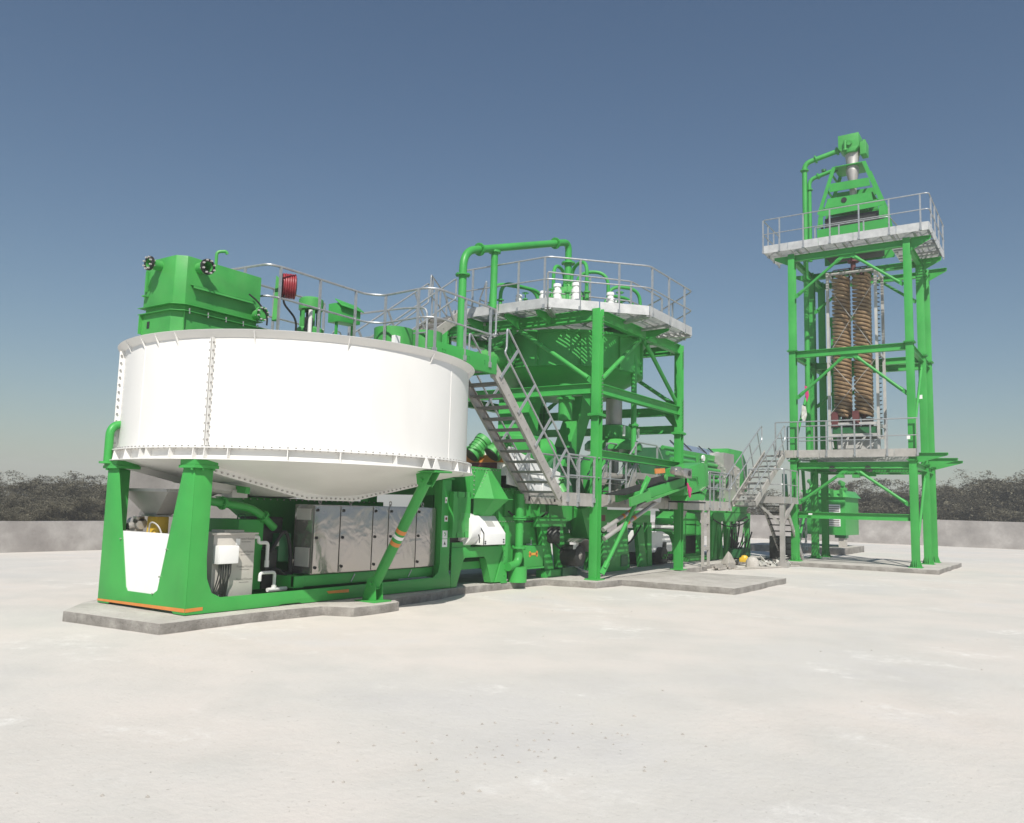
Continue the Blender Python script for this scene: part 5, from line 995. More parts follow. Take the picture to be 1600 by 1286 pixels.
m = MB(); m.box(12.7, 13.08, YG, YN - .01, 2.56, 2.80); m.cyl((12.18, YG + .14, 2.70), (12.7, YG + .14, 2.68), .085, n=18); m.box(12.28, 12.5, YG + .04, YG + .24, 2.68, 2.82); m.prism([(12.62, YG + .03, 2.60), (12.70, YG, 2.58), (12.70, YG, 2.79), (12.62, YG + .03, 2.76)], (0, .26, 0)); m.build('gear_motor', 'steel', cv, bevel=.012)
m = MB(); m.cyl((12.89, YG - .02, 2.68), (12.89, YG, 2.68), .07, n=18); m.build('gear_cap', 'dark', cv)
MB().prism([(11.45, YN - .04, 2.60), (12.0, YN - .04, 2.65), (11.98, YN - .04, 2.76), (11.42, YN - .04, 2.72)], (0, .03, 0)).build('orange_flap', 'orange', cv)
MB().cyl((12.05, YN - .06, 2.54), (12.05, YN, 2.54), .075, n=14).build('idler_cap', 'green2', cv)
rr = thing('hydraulic_ram', 'pair of slanting grey ram tubes with orange bands under the conveyor', 'ram', (10.6, -1.4, 1.3))
for (a, b_) in (((9.84, -1.12, 1.26), (11.6, -1.42, 1.99)), ((9.86, -1.14, 1.06), (11.9, -1.50, 1.93))):
    a, b_ = Vector(a), Vector(b_); t = MB().cyl(a, b_, .052, n=14).build('ram_tube', 'hopperg', rr)
    for f in (.40, .52): MB().cyl(a.lerp(b_, f), a.lerp(b_, f + .045), .054, n=14, cap=False).build('orange_band', 'orange', t)
MB().prism([(11.5, -1.58, 1.96), (11.95, -1.58, 1.92), (12.05, -1.58, 2.12), (11.7, -1.58, 2.16)], (0, .12, 0)).build('clevis', 'toe', rr)

o = thing('pull_cord_grip', 'magenta plastic grip hanging beside the gear motor on the second tower post', 'grip', (12.9, YG - .05, 2.3))
m = MB(); m.prism([(12.72, YG - .04, 2.44), (12.83, YG - .04, 2.35), (12.95, YG - .04, 2.32), (13.0, YG - .04, 2.25), (12.94, YG - .04, 2.20), (12.92, YG - .04, 2.07), (12.87, YG - .04, 2.08), (12.77, YG - .04, 2.28)], (0, .04, 0)); m.build('body', 'pink', o, bevel=.01)

# ---- drum washer behind the walkway
dw = thing('drum_washer', 'ribbed green drum housing with pale sheet cover and grey bolted end plates', 'washer', (21.5, 1.6, 2.4))
X0, X1 = 18.7, 22.9; cc = Vector((0, 1.9, 3.05))
m = MB(); prof = [(-.9, -.7), (-1.0, -.1), (-.9, .45), (-.55, .78), (.5, .8), (.9, .4), (.9, -.7)]
m.prism([(X0, cc.y + a, cc.z + b_) for a, b_ in prof], (X1 - X0, 0, 0)); m.build('housing', 'dgreen', dw)
for k in range(6):
    f = k / 5; a = -1.08 + f * f * .50; b_ = -.20 + f * .98
    m = MB(); m.cyl((X0 - .02, cc.y + a, cc.z + b_), (X1 - .05, cc.y + a, cc.z + b_), .075, n=14); m.build('rib', 'green', dw)
m = MB(); m.box(20.6, 20.75, .82, .9, 2.75, 3.75); m.box(21.35, 21.5, .82, .9, 2.75, 3.75); m.build('clamp_band', 'green2', dw)
m = MB(); m.cyl((21.05, .78, 3.62), (21.05, .84, 3.62), .11, n=16); m.cyl((20.95, .76, 3.36), (20.95, .82, 3.36), .11, n=16); m.build('white_cap', 'white2', dw)
m = MB(); m.cyl((21.0, .72, 3.12), (21.0, .82, 3.12), .17, n=18); m.box(20.75, 21.3, .7, .8, 2.86, 2.98); m.build('dark_valve', 'dark', dw)
m = MB(); m.prism([(19.6, 1.15, 3.83), (24.0, 1.15, 3.83), (24.2, 1.6, 4.12), (19.9, 1.6, 4.12)], (0, .01, .012)); m.build('cover_sheet', 'sheet', dw)
m = MB(); m.box(19.5, 23.95, 1.1, 1.16, 3.70, 3.83); m.build('cover_rail', 'green2', dw)
m = MB()
for x in (19.7, 20.9, 22.4, 23.4): m.beam((x, 1.2, 3.88), (x + .25, 1.6, 4.18), .04, .03)
m.build('cover_clips', 'dark', dw)
for xx, sc in ((22.95, 1.0), (24.1, 1.12)):
    m = MB(); y0, z0 = 1.75, 3.0; pr_ = [(-1.05, -.75), (-1.1, .35), (-.35, .95), (.45, .95), (1.0, .3), (1.0, -.75)]
    m.prism([(xx, y0 + a * sc, z0 + b_ * sc) for a, b_ in pr_], (.03, 0, 0)); e = m.build('end_plate', 'hopperg', dw)
    q = MB()
    for (a, b_), (c, d_) in zip(pr_, pr_[1:]):
        nn = max(1, int(math.hypot(c - a, d_ - b_) / .14)); q.bolts([(xx, y0 + (a + (c - a) * i / nn) * sc * .95, z0 + (b_ + (d_ - b_) * i / nn) * sc * .95) for i in range(nn)], (-1, 0, 0), .03, .03)
    q.build('plate_bolts', 'wgrey', e, kind='stuff')
m = MB(); m.box(22.97, 24.1, .75, 2.7, 3.15, 3.95); m.build('drive_box', 'hopperg', dw)
m = MB(); m.prism([(24.2, 1.0, 4.2), (25.8, 1.0, 4.2), (26.4, 1.0, 3.7), (26.4, 1.0, 2.6), (24.2, 1.0, 2.6)], (0, 1.4, 0)); m.prism([(22.5, .85, 2.5), (23.2, .85, 3.1), (23.9, .85, 3.1), (23.2, .85, 2.5)], (0, .1, 0)); m.build('drive_hood', 'green', dw, bevel=.02)
m = MB(); m.box(18.9, 25.5, 1.1, 2.7, 2.1, 2.5); m.build('base', 'green', dw)
MB().prism([(22.2, .8, 2.6), (22.45, .8, 2.6), (22.95, .8, 3.2), (22.7, .8, 3.2)], (0, .03, 0)).build('bright_strip', 'sheet', dw)

# ================================================================== SPIRAL TOWER
TX = (22.5, 25.2, 26.75); YL, YR = -1.95, -5.72
tw = thing('spiral_tower', 'tall narrow green steel tower with galvanised decks at the right of the machine', 'tower', (24.6, -3.8, .14))
for i, x in enumerate(TX):
    for y in (YL, YR):
        m = MB(); m.ibeam((x, y, .16), (x, y, 10.98), .23, .23, up=(1, 0, 0), tf=.018, tw=.014); p_ = m.build('post', 'green', tw, bevel=.003)
        m = MB(); m.box(x - .2, x + .2, y - .2, y + .2, .14, .165)
        for s in (-1, 1):
            m.prism([(x + s * .115, y - .008, .165), (x + s * .19, y - .008, .165), (x + s * .115, y - .008, .42)], (0, .016, 0)); m.prism([(x - .121, y + s * .05 - .008, .165), (x - .2, y + s * .05 - .008, .165), (x - .121, y + s * .05 - .008, .42)], (0, .016, 0)); m.prism([(x - .008, y + s * .118, .165), (x - .008, y + s * .19, .165), (x - .008, y + s * .118, .4)], (.016, 0, 0))
        m.build('base_plate', 'green', p_)
        for z in (7.46, 3.58):
            m = MB(); m.box(x - .2, x + .2, y - .17, y + .17, z, z + .02); m.box(x - .19, x + .19, y - .16, y + .16, z - .024, z - .003); m.bolts([(x + a, y + b_, z - .05) for a in (-.16, .16) for b_ in (-.1, .1)], (0, 0, 1), .016, .11); m.build('joint_plate', 'green', p_)
    hw = ((YL - .12), (YR + .12))
    for z, h in ((7.33, .24), (10.82, .22), (3.42, .22)):
        if i == 2 and z == 10.82: pass
        m = MB(); m.ibeam((x, hw[0], z), (x, hw[1], z), .17, h); m.build('cross_beam', 'green', tw, bevel=.003)
    # tapered brackets off the right hand side at the low deck
    m = MB(); m.prism([(x - .012, YR - .12, 3.48), (x - .012, YR - 1.02, 3.72), (x - .012, YR - 1.02, 3.79), (x - .012, YR - .12, 3.80)], (.024, 0, 0)); m.prism([(x - .08, YR - .12, 3.80), (x + .08, YR - .12, 3.80), (x + .08, YR - 1.02, 3.79), (x - .08, YR - 1.02, 3.79)], (0, 0, .014)); m.build('side_bracket', 'green', tw)
    m = MB(); m.prism([(x - .012, YR - .12, 10.55), (x - .012, YR - .72, 10.86), (x - .012, YR - .72, 10.95), (x - .012, YR - .12, 10.95)], (.024, 0, 0)); m.prism([(x - .09, YR - .12, 10.95), (x + .09, YR - .12, 10.95), (x + .09, YR - .72, 10.95), (x - .09, YR - .72, 10.95)], (0, 0, .014)); m.build('side_bracket', 'green', tw)
    m = MB(); m.prism([(x - .012, YL + .12, 10.6), (x - .012, YL + .62, 10.86), (x - .012, YL + .62, 10.95), (x - .012, YL + .12, 10.95)], (.024, 0, 0)); m.build('side_bracket', 'green', tw)
for y in (YL, YR):
    for z in (3.42, 7.33, 10.82):
        for a, b_ in ((TX[0], TX[1]), (TX[1], TX[2])):
            m = MB(); m.ibeam((a + .12, y, z), (b_ - .12, y, z), .15, .2); m.build('long_beam', 'green', tw)
m = MB(); m.ibeam((TX[0], YL - .12, 1.72), (TX[0], YR + .12, 1.72), .15, .22); m.build('low_beam', 'green', tw, bevel=.003)
MB().box(TX[0] - .079, TX[0] - .077, -2.55, -2.42, 1.73, 1.78).build('maker_plate', 'white2', tw)
for y, z, xx in ((-5.62, 4.25, 22.5), (-5.66, 5.9, 25.2)): MB().box(xx - .119, xx - .1165, y - .05, y + .05, z, z + .14).build('maker_plate', 'white2', tw)
yc = (YL + YR) / 2
for x in TX[:2]:
    for za, zb in ((9.42, 10.68), (5.78, 7.18), (2.12, 3.28)):
        if x > 23 and zb < 5: continue
        brace((x - .02, YL - .13, za), (x - .02, yc + .14, zb), tw, .05); brace((x - .02, YR + .13, za), (x - .02, yc - .14, zb), tw, .05)
    for z in (10.72, 7.2, 3.3): m = MB(); m.box(x - .012, x + .012, yc - .28, yc + .28, z - .13, z + .02); m.build('gusset', 'green', tw)
for y in (YL, YR): brace((TX[0] + .15, y, 4.2), (TX[1] - .15, y, 7.1), tw, .045); brace((TX[0] + .15, y, .5), (TX[1] - .15, y, 3.2), tw, .045)
for dy in (.62, -.52): MB().cyl((22.42, yc + dy, 3.30), (22.75, yc + dy, 3.30), .1, n=18).build('pipe_stub', 'dark', tw)
m = MB(); m.box(22.3, 22.6, yc + .25, yc + .45, 3.0, 3.1); m.box(22.3, 22.6, yc - .25, yc - .05, 3.0, 3.1); m.build('pipe_shoe', 'green2', tw)
# decks
dk = thing('lower_deck', 'low galvanised deck with railing on the spiral tower at the head of the stair', 'platform', (24.4, -3.7, 3.82))
z = 3.82
grating(dk, [(22.28, -5.92), (26.7, -5.92), (26.7, -1.36), (22.28, -1.36)], z, 'x', pitch=.1)
ys = [-1.36, -2.0, -2.85, -4.0, -5.2, -5.92]
for a, b_ in zip(ys, ys[1:]): MB().box(22.255, 22.268, b_ + .006, a - .006, z - .14, z + .12).build('toe_board', 'toe2', dk)
railing(dk, [(22.24, -1.38, z), (22.24, -5.92, z)], h=1.1, posts=[(22.24, yy, z) for yy in (-1.38, -2.15, -3.1, -4.0, -5.0, -5.9)], toe=False, mid=.5)
railing(dk, [(23.3, -1.5, z), (23.3, -4.3, z)], h=1.05, sp=.95, toe=False)
railing(dk, [(22.28, -5.92, z), (26.7, -5.92, z)], h=1.1, sp=1.4, toe=False) if False else None
td = thing('upper_deck', 'high galvanised deck with white railing round the top of the spiral tower', 'platform', (24.3, -3.7, 11.15))
z = 11.2; X1 = 26.0
for (xa, xb, ya, yb) in ((22.2, 23.6, -6.42, -1.06), (23.6, X1, -6.42, -5.0), (23.6, 24.2, -2.5, -1.06)):
    grating(td, [(xa, ya), (xb, ya), (xb, yb), (xa, yb)], z, 'y', pitch=.075, h=.03)
ys = [-1.05, -1.9, -2.95, -4.1, -5.45, -6.43]
for a, b_ in zip(ys, ys[1:]): MB().box(22.17, 22.183, b_ + .006, a - .006, z - .12, z + .16).build('toe_board', 'toe', td)
MB().box(22.19, 26.0, -6.445, -6.43, z - .12, z + .16).build('toe_board', 'toe', td)
MB().box(22.19, 24.2, -1.05, -1.038, z - .12, z + .16).build('toe_board', 'toe', td)
for yy in (-1.5, -2.2, -3.0, -3.75, -4.5, -5.3, -6.0): MB().box(22.2, 23.6, yy - .03, yy + .03, z - .16, z - .055).build('joist', 'galv', td)
for xx in (23.9, 24.9, 25.6): MB().box(xx - .04, xx + .04, -6.4, -5.1, z - .2, z - .055).build('joist', 'galv', td)
railing(td, [(24.2, -1.02, z), (22.16, -1.02, z), (22.16, -6.46, z), (26.0, -6.46, z)], h=1.12, toe=False, mid=.52, posts=[(24.2, -1.02, z), (23.5, -1.02, z), (22.8, -1.02, z), (22.16, -1.03, z), (22.16, -1.62, z), (22.16, -2.45, z), (22.16, -3.35, z), (22.16, -4.3, z), (22.16, -5.25, z), (22.16, -6.2, z), (22.6, -6.46, z), (23.5, -6.46, z), (24.5, -6.46, z), (25.7, -6.46, z)])
railing(td, [(23.4, -2.55, z), (23.4, -5.05, z), (25.6, -5.2, z)], h=.95, sp=.95, toe=False)
# head of the tower
Xf, Xb = 24.15, 25.2
hd = thing('spiral_head_frame', 'tapered green plate frame rising above the top deck of the spiral tower', 'frame stand', (24.6, -3.65, 11.2))
for x in (Xf, Xb):
    m = MB(); t = .02
    m.prism([(x, -2.46, 11.2), (x, -2.46, 13.02), (x, -2.62, 13.02), (x, -2.62, 12.2), (x, -4.78, 12.2), (x, -4.78, 12.75), (x, -4.86, 12.75), (x, -4.9, 11.2)], (t, 0, 0)) if False else None
    m.prism([(x, -2.46, 11.2), (x, -4.92, 11.2), (x, -4.88, 12.35), (x, -2.44, 12.32)], (t, 0, 0)); m.prism([(x, -2.50, 12.80), (x, -4.78, 12.86), (x, -4.66, 13.12), (x, -2.56, 13.08)], (t, 0, 0)); m.prism([(x, -2.44, 12.32), (x, -2.66, 12.45), (x, -2.66, 12.80), (x, -2.50, 12.82)], (t, 0, 0)); m.prism([(x, -4.60, 12.42), (x, -4.88, 12.35), (x, -4.80, 12.86), (x, -4.60, 12.84)], (t, 0, 0))
    m.build('slotted_plate', 'green', hd)
    m = MB(); m.prism([(x, -2.90, 13.70), (x, -4.34, 13.68), (x, -4.28, 13.99), (x, -2.94, 14.02)], (t, 0, 0)); m.prism([(x, -2.72, 13.10), (x, -4.42, 13.10), (x, -4.36, 13.42), (x, -2.85, 13.46)], (t, 0, 0)); m.build('cross_plate', 'green', hd)
    for s, (ya, za, yb, zb) in ((1, (-2.52, 12.9, -3.08, 14.62)), (-1, (-4.74, 12.9, -4.13, 14.63))):
        m = MB(); m.beam((x + .01, ya, za), (x + .01, yb, zb), .03, .13, up=(0, 1, 0)); m.build('corner_leg', 'green', hd)
for (ya, za, yb, zb) in ((-2.46, 12.2, -3.06, 14.62), (-4.82, 12.2, -4.15, 14.63)):
    for f in (.12, .38, .64, .9): p = Vector((0, ya + (yb - ya) * f, za + (zb - za) * f)); MB().beam((Xf, p.y, p.z), (Xb, p.y, p.z), .1, .016, up=(0, -(zb - za), (yb - ya))).build('side_rung', 'green', hd)
m = MB(); m.prism([(Xf, -3.04, 14.62), (Xb, -3.04, 14.62), (Xb, -4.15, 14.62), (Xf, -4.15, 14.62)], (0, 0, .03)); m.build('top_plate', 'green', hd)
m = MB(); m.box(Xf + .05, Xb, -4.4, -2.8, 13.44, 13.462); m.box(Xf + .03, Xf + .3, -4.2, -2.85, 12.86, 13.4); m.build('inner_box', 'green', hd)
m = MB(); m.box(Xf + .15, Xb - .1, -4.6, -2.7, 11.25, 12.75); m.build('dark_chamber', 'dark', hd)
m = MB(); m.cyl((Xf - .02, -3.42, 13.3), (Xf + .05, -3.42, 13.3), .1, n=18); m.build('dark_port', 'dark', hd)
sd_ = thing('slurry_distributor', 'green box over a grey cone at the very top of the spiral tower', 'distributor', (24.6, -3.62, 14.0))
c = (24.45, -3.68)
m = MB(); m.lathe((c[0], c[1], 0), [(.24, 15.25), (.24, 14.95), (.20, 14.66), (.23, 14.5), (.23, 14.42), (.14, 14.02), (.12, 13.7), (.12, 13.45)], 28); m.build('grey_cone', 'hopperg', sd_)
m = MB(); m.box(24.1, 24.8, -3.98, -3.26, 15.28, 15.78); m.prism([(24.1, -3.98, 15.28), (24.1, -3.26, 15.28), (24.1, -3.45, 15.1), (24.1, -3.85, 15.1)], (.7, 0, 0)); m.box(24.25, 24.75, -4.2, -3.99, 14.98, 15.46); m.build('box', 'green2', sd_, bevel=.008)
m = MB(); m.cyl((24.02, -3.52, 15.2), (24.02, -3.52, 15.52), .05, n=14); m.cyl((24.02, -3.52, 15.14), (24.02, -3.52, 15.2), .08, n=14); m.flange((24.06, -3.66, 15.42), (1, 0, 0), .10, .02, 16, 8, .012); m.flange((24.4, -4.12, 15.44), (0, 1, 0), .13, .03, 16, 8, .012); m.build('nozzle', 'green2', sd_)
pipe1 = thing('riser_pipe', 'tall green pipe bending over to the box at the very top of the spiral tower', 'pipe', (24.2, -2.0, 3.8))
pth = fil([(24.15, -2.02, 3.9), (24.15, -2.02, 15.0), (24.45, -3.28, 15.38)], .26, 8)
m = MB(); m.tube(pth, .092, 16); m.build('bend', 'green', pipe1)
dd = (Vector((24.45, -3.28, 15.38)) - Vector((24.15, -2.02, 15.0))).normalized(); b0 = Vector((24.15, -2.02, 15.0))
for pz, ax2 in ((Vector((24.15, -2.02, 14.72)), (0, 0, 1)), (b0 + dd * .42, dd), (b0 + dd * 1.22, dd), (Vector((24.15, -2.02, 11.9)), (0, 0, 1)), (Vector((24.15, -2.02, 10.45)), (0, 0, 1))): q = MB(); q.flange(pz, ax2, .155, .018, 16, 8, .012); q.build('flange', 'green', pipe1)
pipe2 = thing('riser_pipe', 'shorter green pipe with a valve tucked beside the tall bent riser on the tower', 'pipe', (24.3, -2.12, 11.2))
m = MB(); m.tube(fil([(24.35, -2.14, 11.2), (24.35, -2.14, 14.4), (24.5, -3.1, 14.68)], .22, 8), .075, 14); m.build('bend', 'green', pipe2)
q = MB(); q.flange((24.35, -2.14, 14.0), (0, 0, 1), .125, .016, 14, 6, .012); q.flange((24.4, -2.46, 14.50), (.05, -.97, .28), .125, .016, 14, 6, .012); q.build('flange', 'green', pipe2)
m = MB(); m.cyl((24.5, -2.98, 14.66), (24.5, -3.14, 14.70), .11, n=16); m.cyl((24.45, -2.66, 14.66), (24.45, -2.66, 14.74), .09, n=14); m.build('valve', 'dgreen', pipe2)
m = MB(); m.cyl((24.5, -3.14, 14.70), (24.5, -3.38, 14.72), .08, n=16); m.build('sleeve', 'white2', pipe2)
# ---- spirals
sf = thing('spiral_rack', 'pale galvanised rack of posts and crossed wires holding the brown spirals', 'rack', (24.3, -3.68, 3.82))
for x in (23.72, 25.0):
    for y in (-2.88, -4.50): MB().box(x - .05, x + .05, y - .045, y + .045, 3.84, 10.48).build('rack_post', 'wgrey', sf)
    for z in (10.42, 4.95, 4.55): MB().box(x - .03, x + .03, -4.455, -2.925, z - .05, z + .05).build('rack_rail', 'wgrey', sf)
for z in (10.42, 7.45, 4.9):
    for y in (-2.88, -4.50): MB().box(23.77, 24.95, y - .035, y + .035, z - .05, z + .05).build('rack_rail', 'wgrey', sf)
for za, zb in ((5.3, 7.2), (7.5, 9.95)):
    for ya, yb in ((-2.92, -4.46), (-4.46, -2.92)): MB().cyl((23.64, ya, za), (23.64, yb, zb), .009, n=5).build('cross_wire', 'wgrey', sf)
for k in range(6): MB().beam((23.7 + .02 * (k % 2), -3.0 - .22 * k, 4.1), (23.7, -2.95 - .28 * (k + (1 if k % 2 else -0)), 4.5), .04, .03, up=(1, 0, 0)).build('lattice_bar', 'wgrey', sf)
MB().box(23.75, 24.95, -4.4, -2.98, 4.62, 4.85).build('launder', 'dgreen', sf)
MB().box(23.9, 24.9, -4.3, -3.1, 3.86, 4.4).build('collection_box', 'wgrey', sf)
m = MB(); m.cyl((24.35, -3.65, 10.5), (24.35, -3.65, 11.2), .09, n=14); m.cyl((24.35, -3.65, 10.95), (24.35, -3.65, 11.02), .2, n=16); m.build('feed_drop', 'maroon', sf)
m = MB(); 
for k in range(8): m.tube(fil([(24.35, -3.65, 10.75), (24.2, -3.65 + (k - 3.5) * .2, 10.7), (24.1, -3.65 + (k - 3.5) * .19, 10.35)], .1, 4), .022, 6)
m.build('feed_hoses', 'rubber', sf)
m = MB()
for k in range(34): z = 5.0 + k * .155; m.beam((24.12 + .1 * (k % 2), -4.46, z), (24.5, -4.46, z + .06), .03, .07, up=(0, 1, 0))
m.build('side_clips', 'rubber', sf, kind='stuff')
def spiral(x, y, ph, lab):
    o = thing('spiral_column', lab, 'spiral', (x, y, 5.2), group='brown spiral columns in the tower')
    MB().cyl((x, y, 5.0), (x, y, 10.45), .06, n=12).build('centre_tube', 'maroon', o)
    H = 5.1; pit = .43; turns = H / pit
    prof = [(.05, .035), (.20, -.015), (.26, -.045), (.30, -.03), (.32, .02), (.315, .06), (.295, .072), (.27, .045), (.24, .02), (.05, .06)]
    for s in range(3):
        m = MB(); n = int(turns * 26); k = len(prof)
        for i in range(n + 1):
            a = 6.2832 * i / 26 + ph + s * 2.0944; zz = 5.22 + H * i / n; ca, sa = math.cos(-a), math.sin(-a)
            for r, h in prof: m.v.append((x + ca * r, y + sa * r, zz + h))
        for i in range(n): m.f += [(i * k + q, i * k + (q + 1) % k, (i + 1) * k + (q + 1) % k, (i + 1) * k + q) for q in range(k)]
        m.build('spiral_trough', 'brown', o, recalc=False, smooth=50)
    MB().box(x - .32, x - .05, y + .12, y + .34, 4.86, 5.4).build('splitter_plate', 'maroon', o)
    m = MB(); m.cyl((x, y - .1, 4.85), (x, y - .1, 5.15), .2, n=16); m.build('collector_pot', 'rubber', o)
spiral(24.0, -3.285, 0.3, 'left brown spiral column of the front pair hanging in the green tower')
spiral(24.0, -3.985, 1.5, 'right brown spiral column of the front pair hanging in the green tower')
# pipes and ladder parts inside the tower
lp = thing('launder_pipe', 'thick dark green duct rising behind the left posts of the spiral tower', 'duct', (25.9, -2.6, 3.9))
m = MB(); m.box(25.75, 26.05, -2.75, -2.5, 3.9, 8.9); m.prism([(25.7, -3.4, 9.3), (25.7, -2.4, 9.3), (25.7, -2.5, 8.9), (25.7, -2.8, 8.9)], (.4, 0, 0)); m.build('duct', 'green', lp)
m = MB()
for z in (5.1, 5.9, 6.7): m.prism([(25.8, -2.75, z), (25.8, -3.3, z + .4), (25.8, -3.3, z + .55), (25.8, -2.75, z + .2)], (.05, 0, 0))
m.build('branch_arm', 'green', lp)
o = MB().prism([(22.62, -2.2, 5.55), (22.62, -2.32, 5.5), (22.62, -2.36, 5.2), (22.62, -2.28, 4.95), (22.62, -2.18, 5.1)], (.06, 0, 0)).build('cloth_rag', 'rag', None, origin=(22.6, -2.27, 5.2)); tag(o, 'pale rag tied to the foot of the left middle brace on the spiral tower', 'rag')
o = MB().prism([(23.0, -2.2, 6.3), (23.0, -2.3, 6.25), (23.0, -2.34, 5.95), (23.0, -2.27, 5.7), (23.0, -2.22, 6.0)], (.07, 0, 0)).build('chain_hoist', 'pink', None, bevel=.01, origin=(23.0, -2.27, 6.0)); tag(o, 'small red hoist block hanging behind the left tower post', 'hoist')

# ---- stair up to the tower and the landing beneath it
stair('access_stair', 'galvanised stair climbing from the low walkway up to the tower deck', (18.75, 2.02), (22.15, 3.84), -1.78, -1.02, 9, nst=4, rh=.95)
ld = thing('stair_landing', 'small grey landing on a single prop under the tower stair', 'landing', (21.0, -1.4, 2.2))
grating(ld, [(20.6, -2.1), (22.2, -2.1), (22.2, -.9), (20.6, -.9)], 2.2, 'x', pitch=.1)
m = MB(); m.box(20.58, 22.22, -2.13, -2.1, 2.08, 2.3); m.box(20.57, 20.6, -2.1, -.9, 2.08, 2.3); m.build('edge_frame', 'hopperg', ld)
m = MB(); m.box(20.62, 20.76, -2.1, -1.96, .16, 2.08); m.box(20.55, 20.85, -2.2, -1.9, .0, .17); m.build('prop', 'hopperg', ld)
m = MB(); m.beam((20.69, -2.03, 1.35), (20.69, -1.2, 2.1), .07, .07); m.beam((20.69, -2.03, 1.35), (20.69, -2.4, 2.1), .07, .07); m.beam((20.69, -2.03, 1.35), (21.6, -2.03, 2.1), .07, .07); m.build('prop_arm', 'hopperg', ld)
railing(ld, [(20.62, -.95, 2.2), (20.62, -2.12, 2.2), (22.2, -2.12, 2.2)], h=1.0, sp=.8, toe=False)
stair('access_stair', 'dark open stair dropping from the small landing to the ground behind the tower leg', (21.2, 2.1), (23.4, .2), -1.98, -1.2, 9, rails=(0, 0), mat='hopperg', tmat='dark', sh=.16)

# ---- plant standing beyond the tower
fb = thing('discharge_bin', 'green panelled bin with white louvre vents beyond the spiral tower', 'bin', (34.5, -.6, .3))
m = MB(); m.box(33.2, 36, -1.32, .4, .85, 2.58); m.build('body', 'green', fb, bevel=.008); m = MB(); m.prism([(33.1, -1.45, 2.583), (36, -1.45, 2.583), (36, -1.2, 2.9), (33.3, -1.2, 2.9)], (0, 1.9, 0)); m.build('roof', 'green', fb, bevel=.008)
for z0 in (1.25, 1.78):
    m = MB(); m.box(33.17, 33.195, -1.1, -.56, z0, z0 + .46); v = m.build('vent_panel', 'white2', fb)
    m = MB()
    for k in range(4): m.box(33.15, 33.168, -1.06, -.6, z0 + .05 + k * .1, z0 + .09 + k * .1)
    m.build('louvre_slots', 'ink', v, kind='stuff')
for yy in (-1.1, -.7, -.3, .3): MB().prism([(33.1, yy, 2.6), (33.1, yy - .14, 2.6), (33.0, yy - .14, 2.95), (33.0, yy, 2.95)], (.05, 0, 0)).build('stiffener', 'green2', fb)
for k, (yy, zz) in enumerate(((-1.2, 3.2), (-.4, 3.35), (.2, 3.25))):
    m = MB(); m.cyl((33.6, yy, 2.9), (33.6, yy + .1, zz), .09, n=14); m.cyl((33.4, yy, zz), (33.7, yy + .2, zz + .08), .11, n=14); m.box(33.4, 33.7, yy - .12, yy + .12, 2.9, 3.02); m.build('gear_unit', 'green2', fb, bevel=.01)
m = MB(); m.box(33.4, 33.8, -1.25, -.95, .3, .72); m.build('concrete_foot', 'slab', fb)
m = MB(); m.box(33.35, 33.85, -1.3, -.8, .72, .86); m.build('dark_foot', 'dgreen', fb)
cn = thing('dosing_crane', 'green folded arm and ram standing behind the left tower posts', 'arm', (28, .2, .2))
m = MB(); m.beam((27.6, -.2, 2.5), (31, .8, 3.4), .2, .3); m.beam((27.5, -.6, 2.0), (27.9, -.6, 3.7), .16, .12); m.cyl((27.9, -.9, 2.2), (27.8, -.85, 3.6), .07, n=12); m.beam((28.3, -.7, .8), (28.0, -.9, 2.6), .2, .16); m.build('arm', 'green', cn, bevel=.01)
m = MB(); rnd = random.Random(8)
for k in range(12): m.tube(fil([(28, -.7 + rnd.uniform(-.3, .3), 1.6), (27.9, -.6 + rnd.uniform(-.4, .3), 1.0), (28, -.6 + rnd.uniform(-.4, .4), .3)], .3, 4), .018, 5)
m.build('loose_hoses', 'rag', cn)

# ---- clutter on the ground near the stair foot
o = MB(); o.prism([(19.2, -1.0, .0), (19.9, -1.05, .0), (19.85, -1.35, .0), (19.3, -1.4, .0)], (0, 0, .02)); 
m = MB(); m.add([(18.9, -.85, .1), (19.5, -.9, .1), (19.6, -.6, .1), (19.05, -.5, .1), (19.2, -.72, .52), (19.4, -.75, .44)], [(0, 1, 5, 4), (1, 2, 5), (2, 3, 4, 5), (3, 0, 4), (0, 1, 2, 3)]); o = m.build('rock', 'board', None, bevel=.04, origin=(19.25, -.7, .1)); tag(o, 'pointed grey concrete lump in front of the green far stand', 'rock')
m = MB(); m.box(20.25, 20.55, -1.0, -.72, .12, .27); m.lathe((20.4, -.86, .27), [(.12, 0), (.1, .06), (0, .08)], 12); o = m.build('helmet_box', 'yellow', None, bevel=.04, origin=(20.4, -.86, .12)); tag(o, 'small yellow plastic tub on the ground beside the rock', 'tub')
m = MB(); m.lathe((19.7, -1.35, 0), [(.22, 0.0), (.21, .2), (.13, .32), (0, .35)], 10); o = m.build('concrete_block', 'slab', None, bevel=.02, origin=(19.7, -1.35, 0)); tag(o, 'rounded concrete stump standing in front of the yellow tub', 'block')
cr = thing('parts_crate', 'green plastic crate filled with rods near the tower stair foot', 'crate', (22.0, .1, .14))
m = MB(); m.box(21.6, 22.5, -.35, -.33, .18, .5); m.box(21.6, 22.5, .3, .32, .18, .5); m.box(21.6, 21.62, -.33, .3, .18, .5); m.box(22.48, 22.5, -.33, .3, .18, .5); m.box(21.62, 22.48, -.33, .3, .18, .2)
for k in range(4): m.box(21.62 + k * .28, 21.66 + k * .28, -.365, -.35, .2, .48)
m.build('crate_body', 'dgreen', cr)
m = MB(); rnd = random.Random(12)
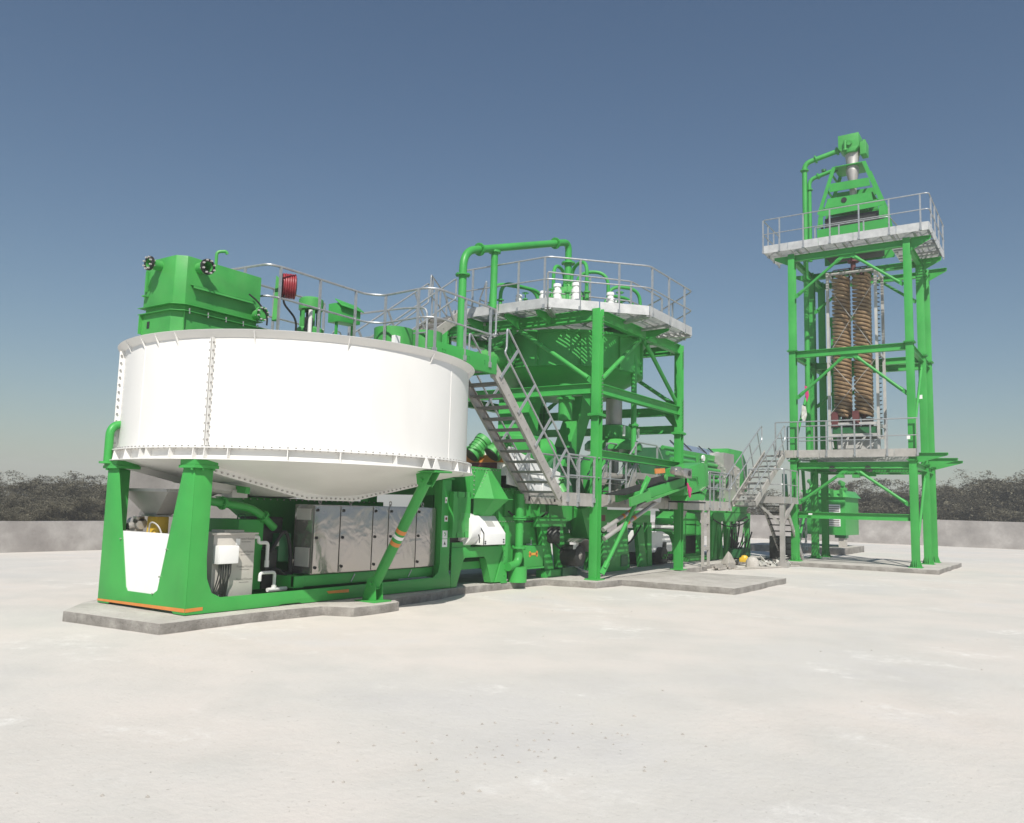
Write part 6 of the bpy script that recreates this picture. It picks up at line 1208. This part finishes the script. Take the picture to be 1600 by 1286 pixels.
for k in range(16): x, y = rnd.uniform(21.7, 22.4), rnd.uniform(-.25, .25); m.cyl((x, y, .22), (x + rnd.uniform(-.3, .3), y + rnd.uniform(-.25, .25), rnd.uniform(.7, 1.25)), .022, n=6)
m.tube(fil([(21.9, 0, .5), (21.8, .1, 1.3), (22.2, -.1, 1.35), (22.3, 0, .9)], .1, 4), .025, 6); m.beam((22.05, -.1, 1.42), (22.4, -.3, 1.6), .06, .05)
m.build('rods', 'dark', cr)
rnd = random.Random(4)
def clump(name, mat, x, y, s, n, label, cat, h=.5, zb=0.0):
    m = MB()
    for k in range(n):
        c = Vector((x + rnd.gauss(0, s), y + rnd.gauss(0, s * .7), zb + abs(rnd.gauss(0, h * .5)))); a = [Vector((rnd.uniform(-1, 1), rnd.uniform(-1, 1), rnd.uniform(-.7, .7))).normalized() * s * rnd.uniform(.35, .8) for _ in range(4)]
        k0 = len(m.v); m.v += [tuple(Vector((0, 0, max(0.01, (c + v).z))) + Vector(((c + v).x, (c + v).y, 0))) for v in a]; m.f += [(k0, k0 + 1, k0 + 2), (k0 + 1, k0 + 2, k0 + 3), (k0, k0 + 2, k0 + 3)]
    o = m.build(name, mat, None, origin=(x, y, 0), recalc=False, smooth=60); tag(o, label, cat); return o
clump('sack_heap', 'rag', 20.9, -1.75, .26, 22, 'crumpled heap of pale torn sacks at the foot of the landing prop', 'sacks', .35)
for i, (x, y, mt) in enumerate(((17.6, -1.0, 'board'), (18.4, -1.05, 'board'), (20.9, -1.25, 'rag'), (21.5, -1.45, 'board'))):
    m = MB()
    for k in range(5): m.box(x - .35 + rnd.uniform(-.1, .1), x + .35 + rnd.uniform(-.1, .1), y - .12 + k * .05, y - .08 + k * .05, .02 + .05 * (k % 3), .08 + .05 * (k % 3))
    o = m.build('timber_scraps', mt, None, origin=(x, y, 0)); tag(o, ('low pile of grey timber scraps right of the second tower post', 'low pile of grey timber scraps at the foot of the walkway prop', 'bundle of pale striped strips on the ground before the far stand', 'stack of grey timber scraps below the tower stair')[i], 'timber')
m = MB(); m.tube(fil([(18.3, -1.2, .02), (19.8, -1.7, .02), (20.8, -2.1, .02), (21.8, -2.0, .02)], .4, 6), .035, 6); m.tube(fil([(18.2, -1.3, .02), (20, -1.9, .02), (21.9, -2.25, .02)], .4, 6), .03, 6); o = m.build('hose', 'board', None, origin=(20, -1.7, 0)); tag(o, 'pair of grey hoses lying along the ground towards the tower pad', 'hose')
m = MB(); m.box(23.0, 23.7, -1.5, -.9, .14, .95); o = m.build('equipment_box', 'dark', None, bevel=.02, origin=(23.3, -1.2, .14)); tag(o, 'black equipment box behind the front left tower post', 'box')

# ================================================================== HAZE
m, t, b = new_mat('pale_haze'); t.nodes.remove(b)
pv = t.nodes.new('ShaderNodeVolumePrincipled'); pv.inputs['Color'].default_value = (0.95, 0.955, 0.95, 1); pv.inputs['Density'].default_value = 0.0022; pv.inputs['Anisotropy'].default_value = 0.0
t.links.new(pv.outputs[0], t.nodes['Material Output'].inputs['Volume']); M['haze'] = m
MB().box(-420, 420, -420, 420, -1.0, 17.2).build('haze', 'haze', None, smooth=0, kind='stuff')
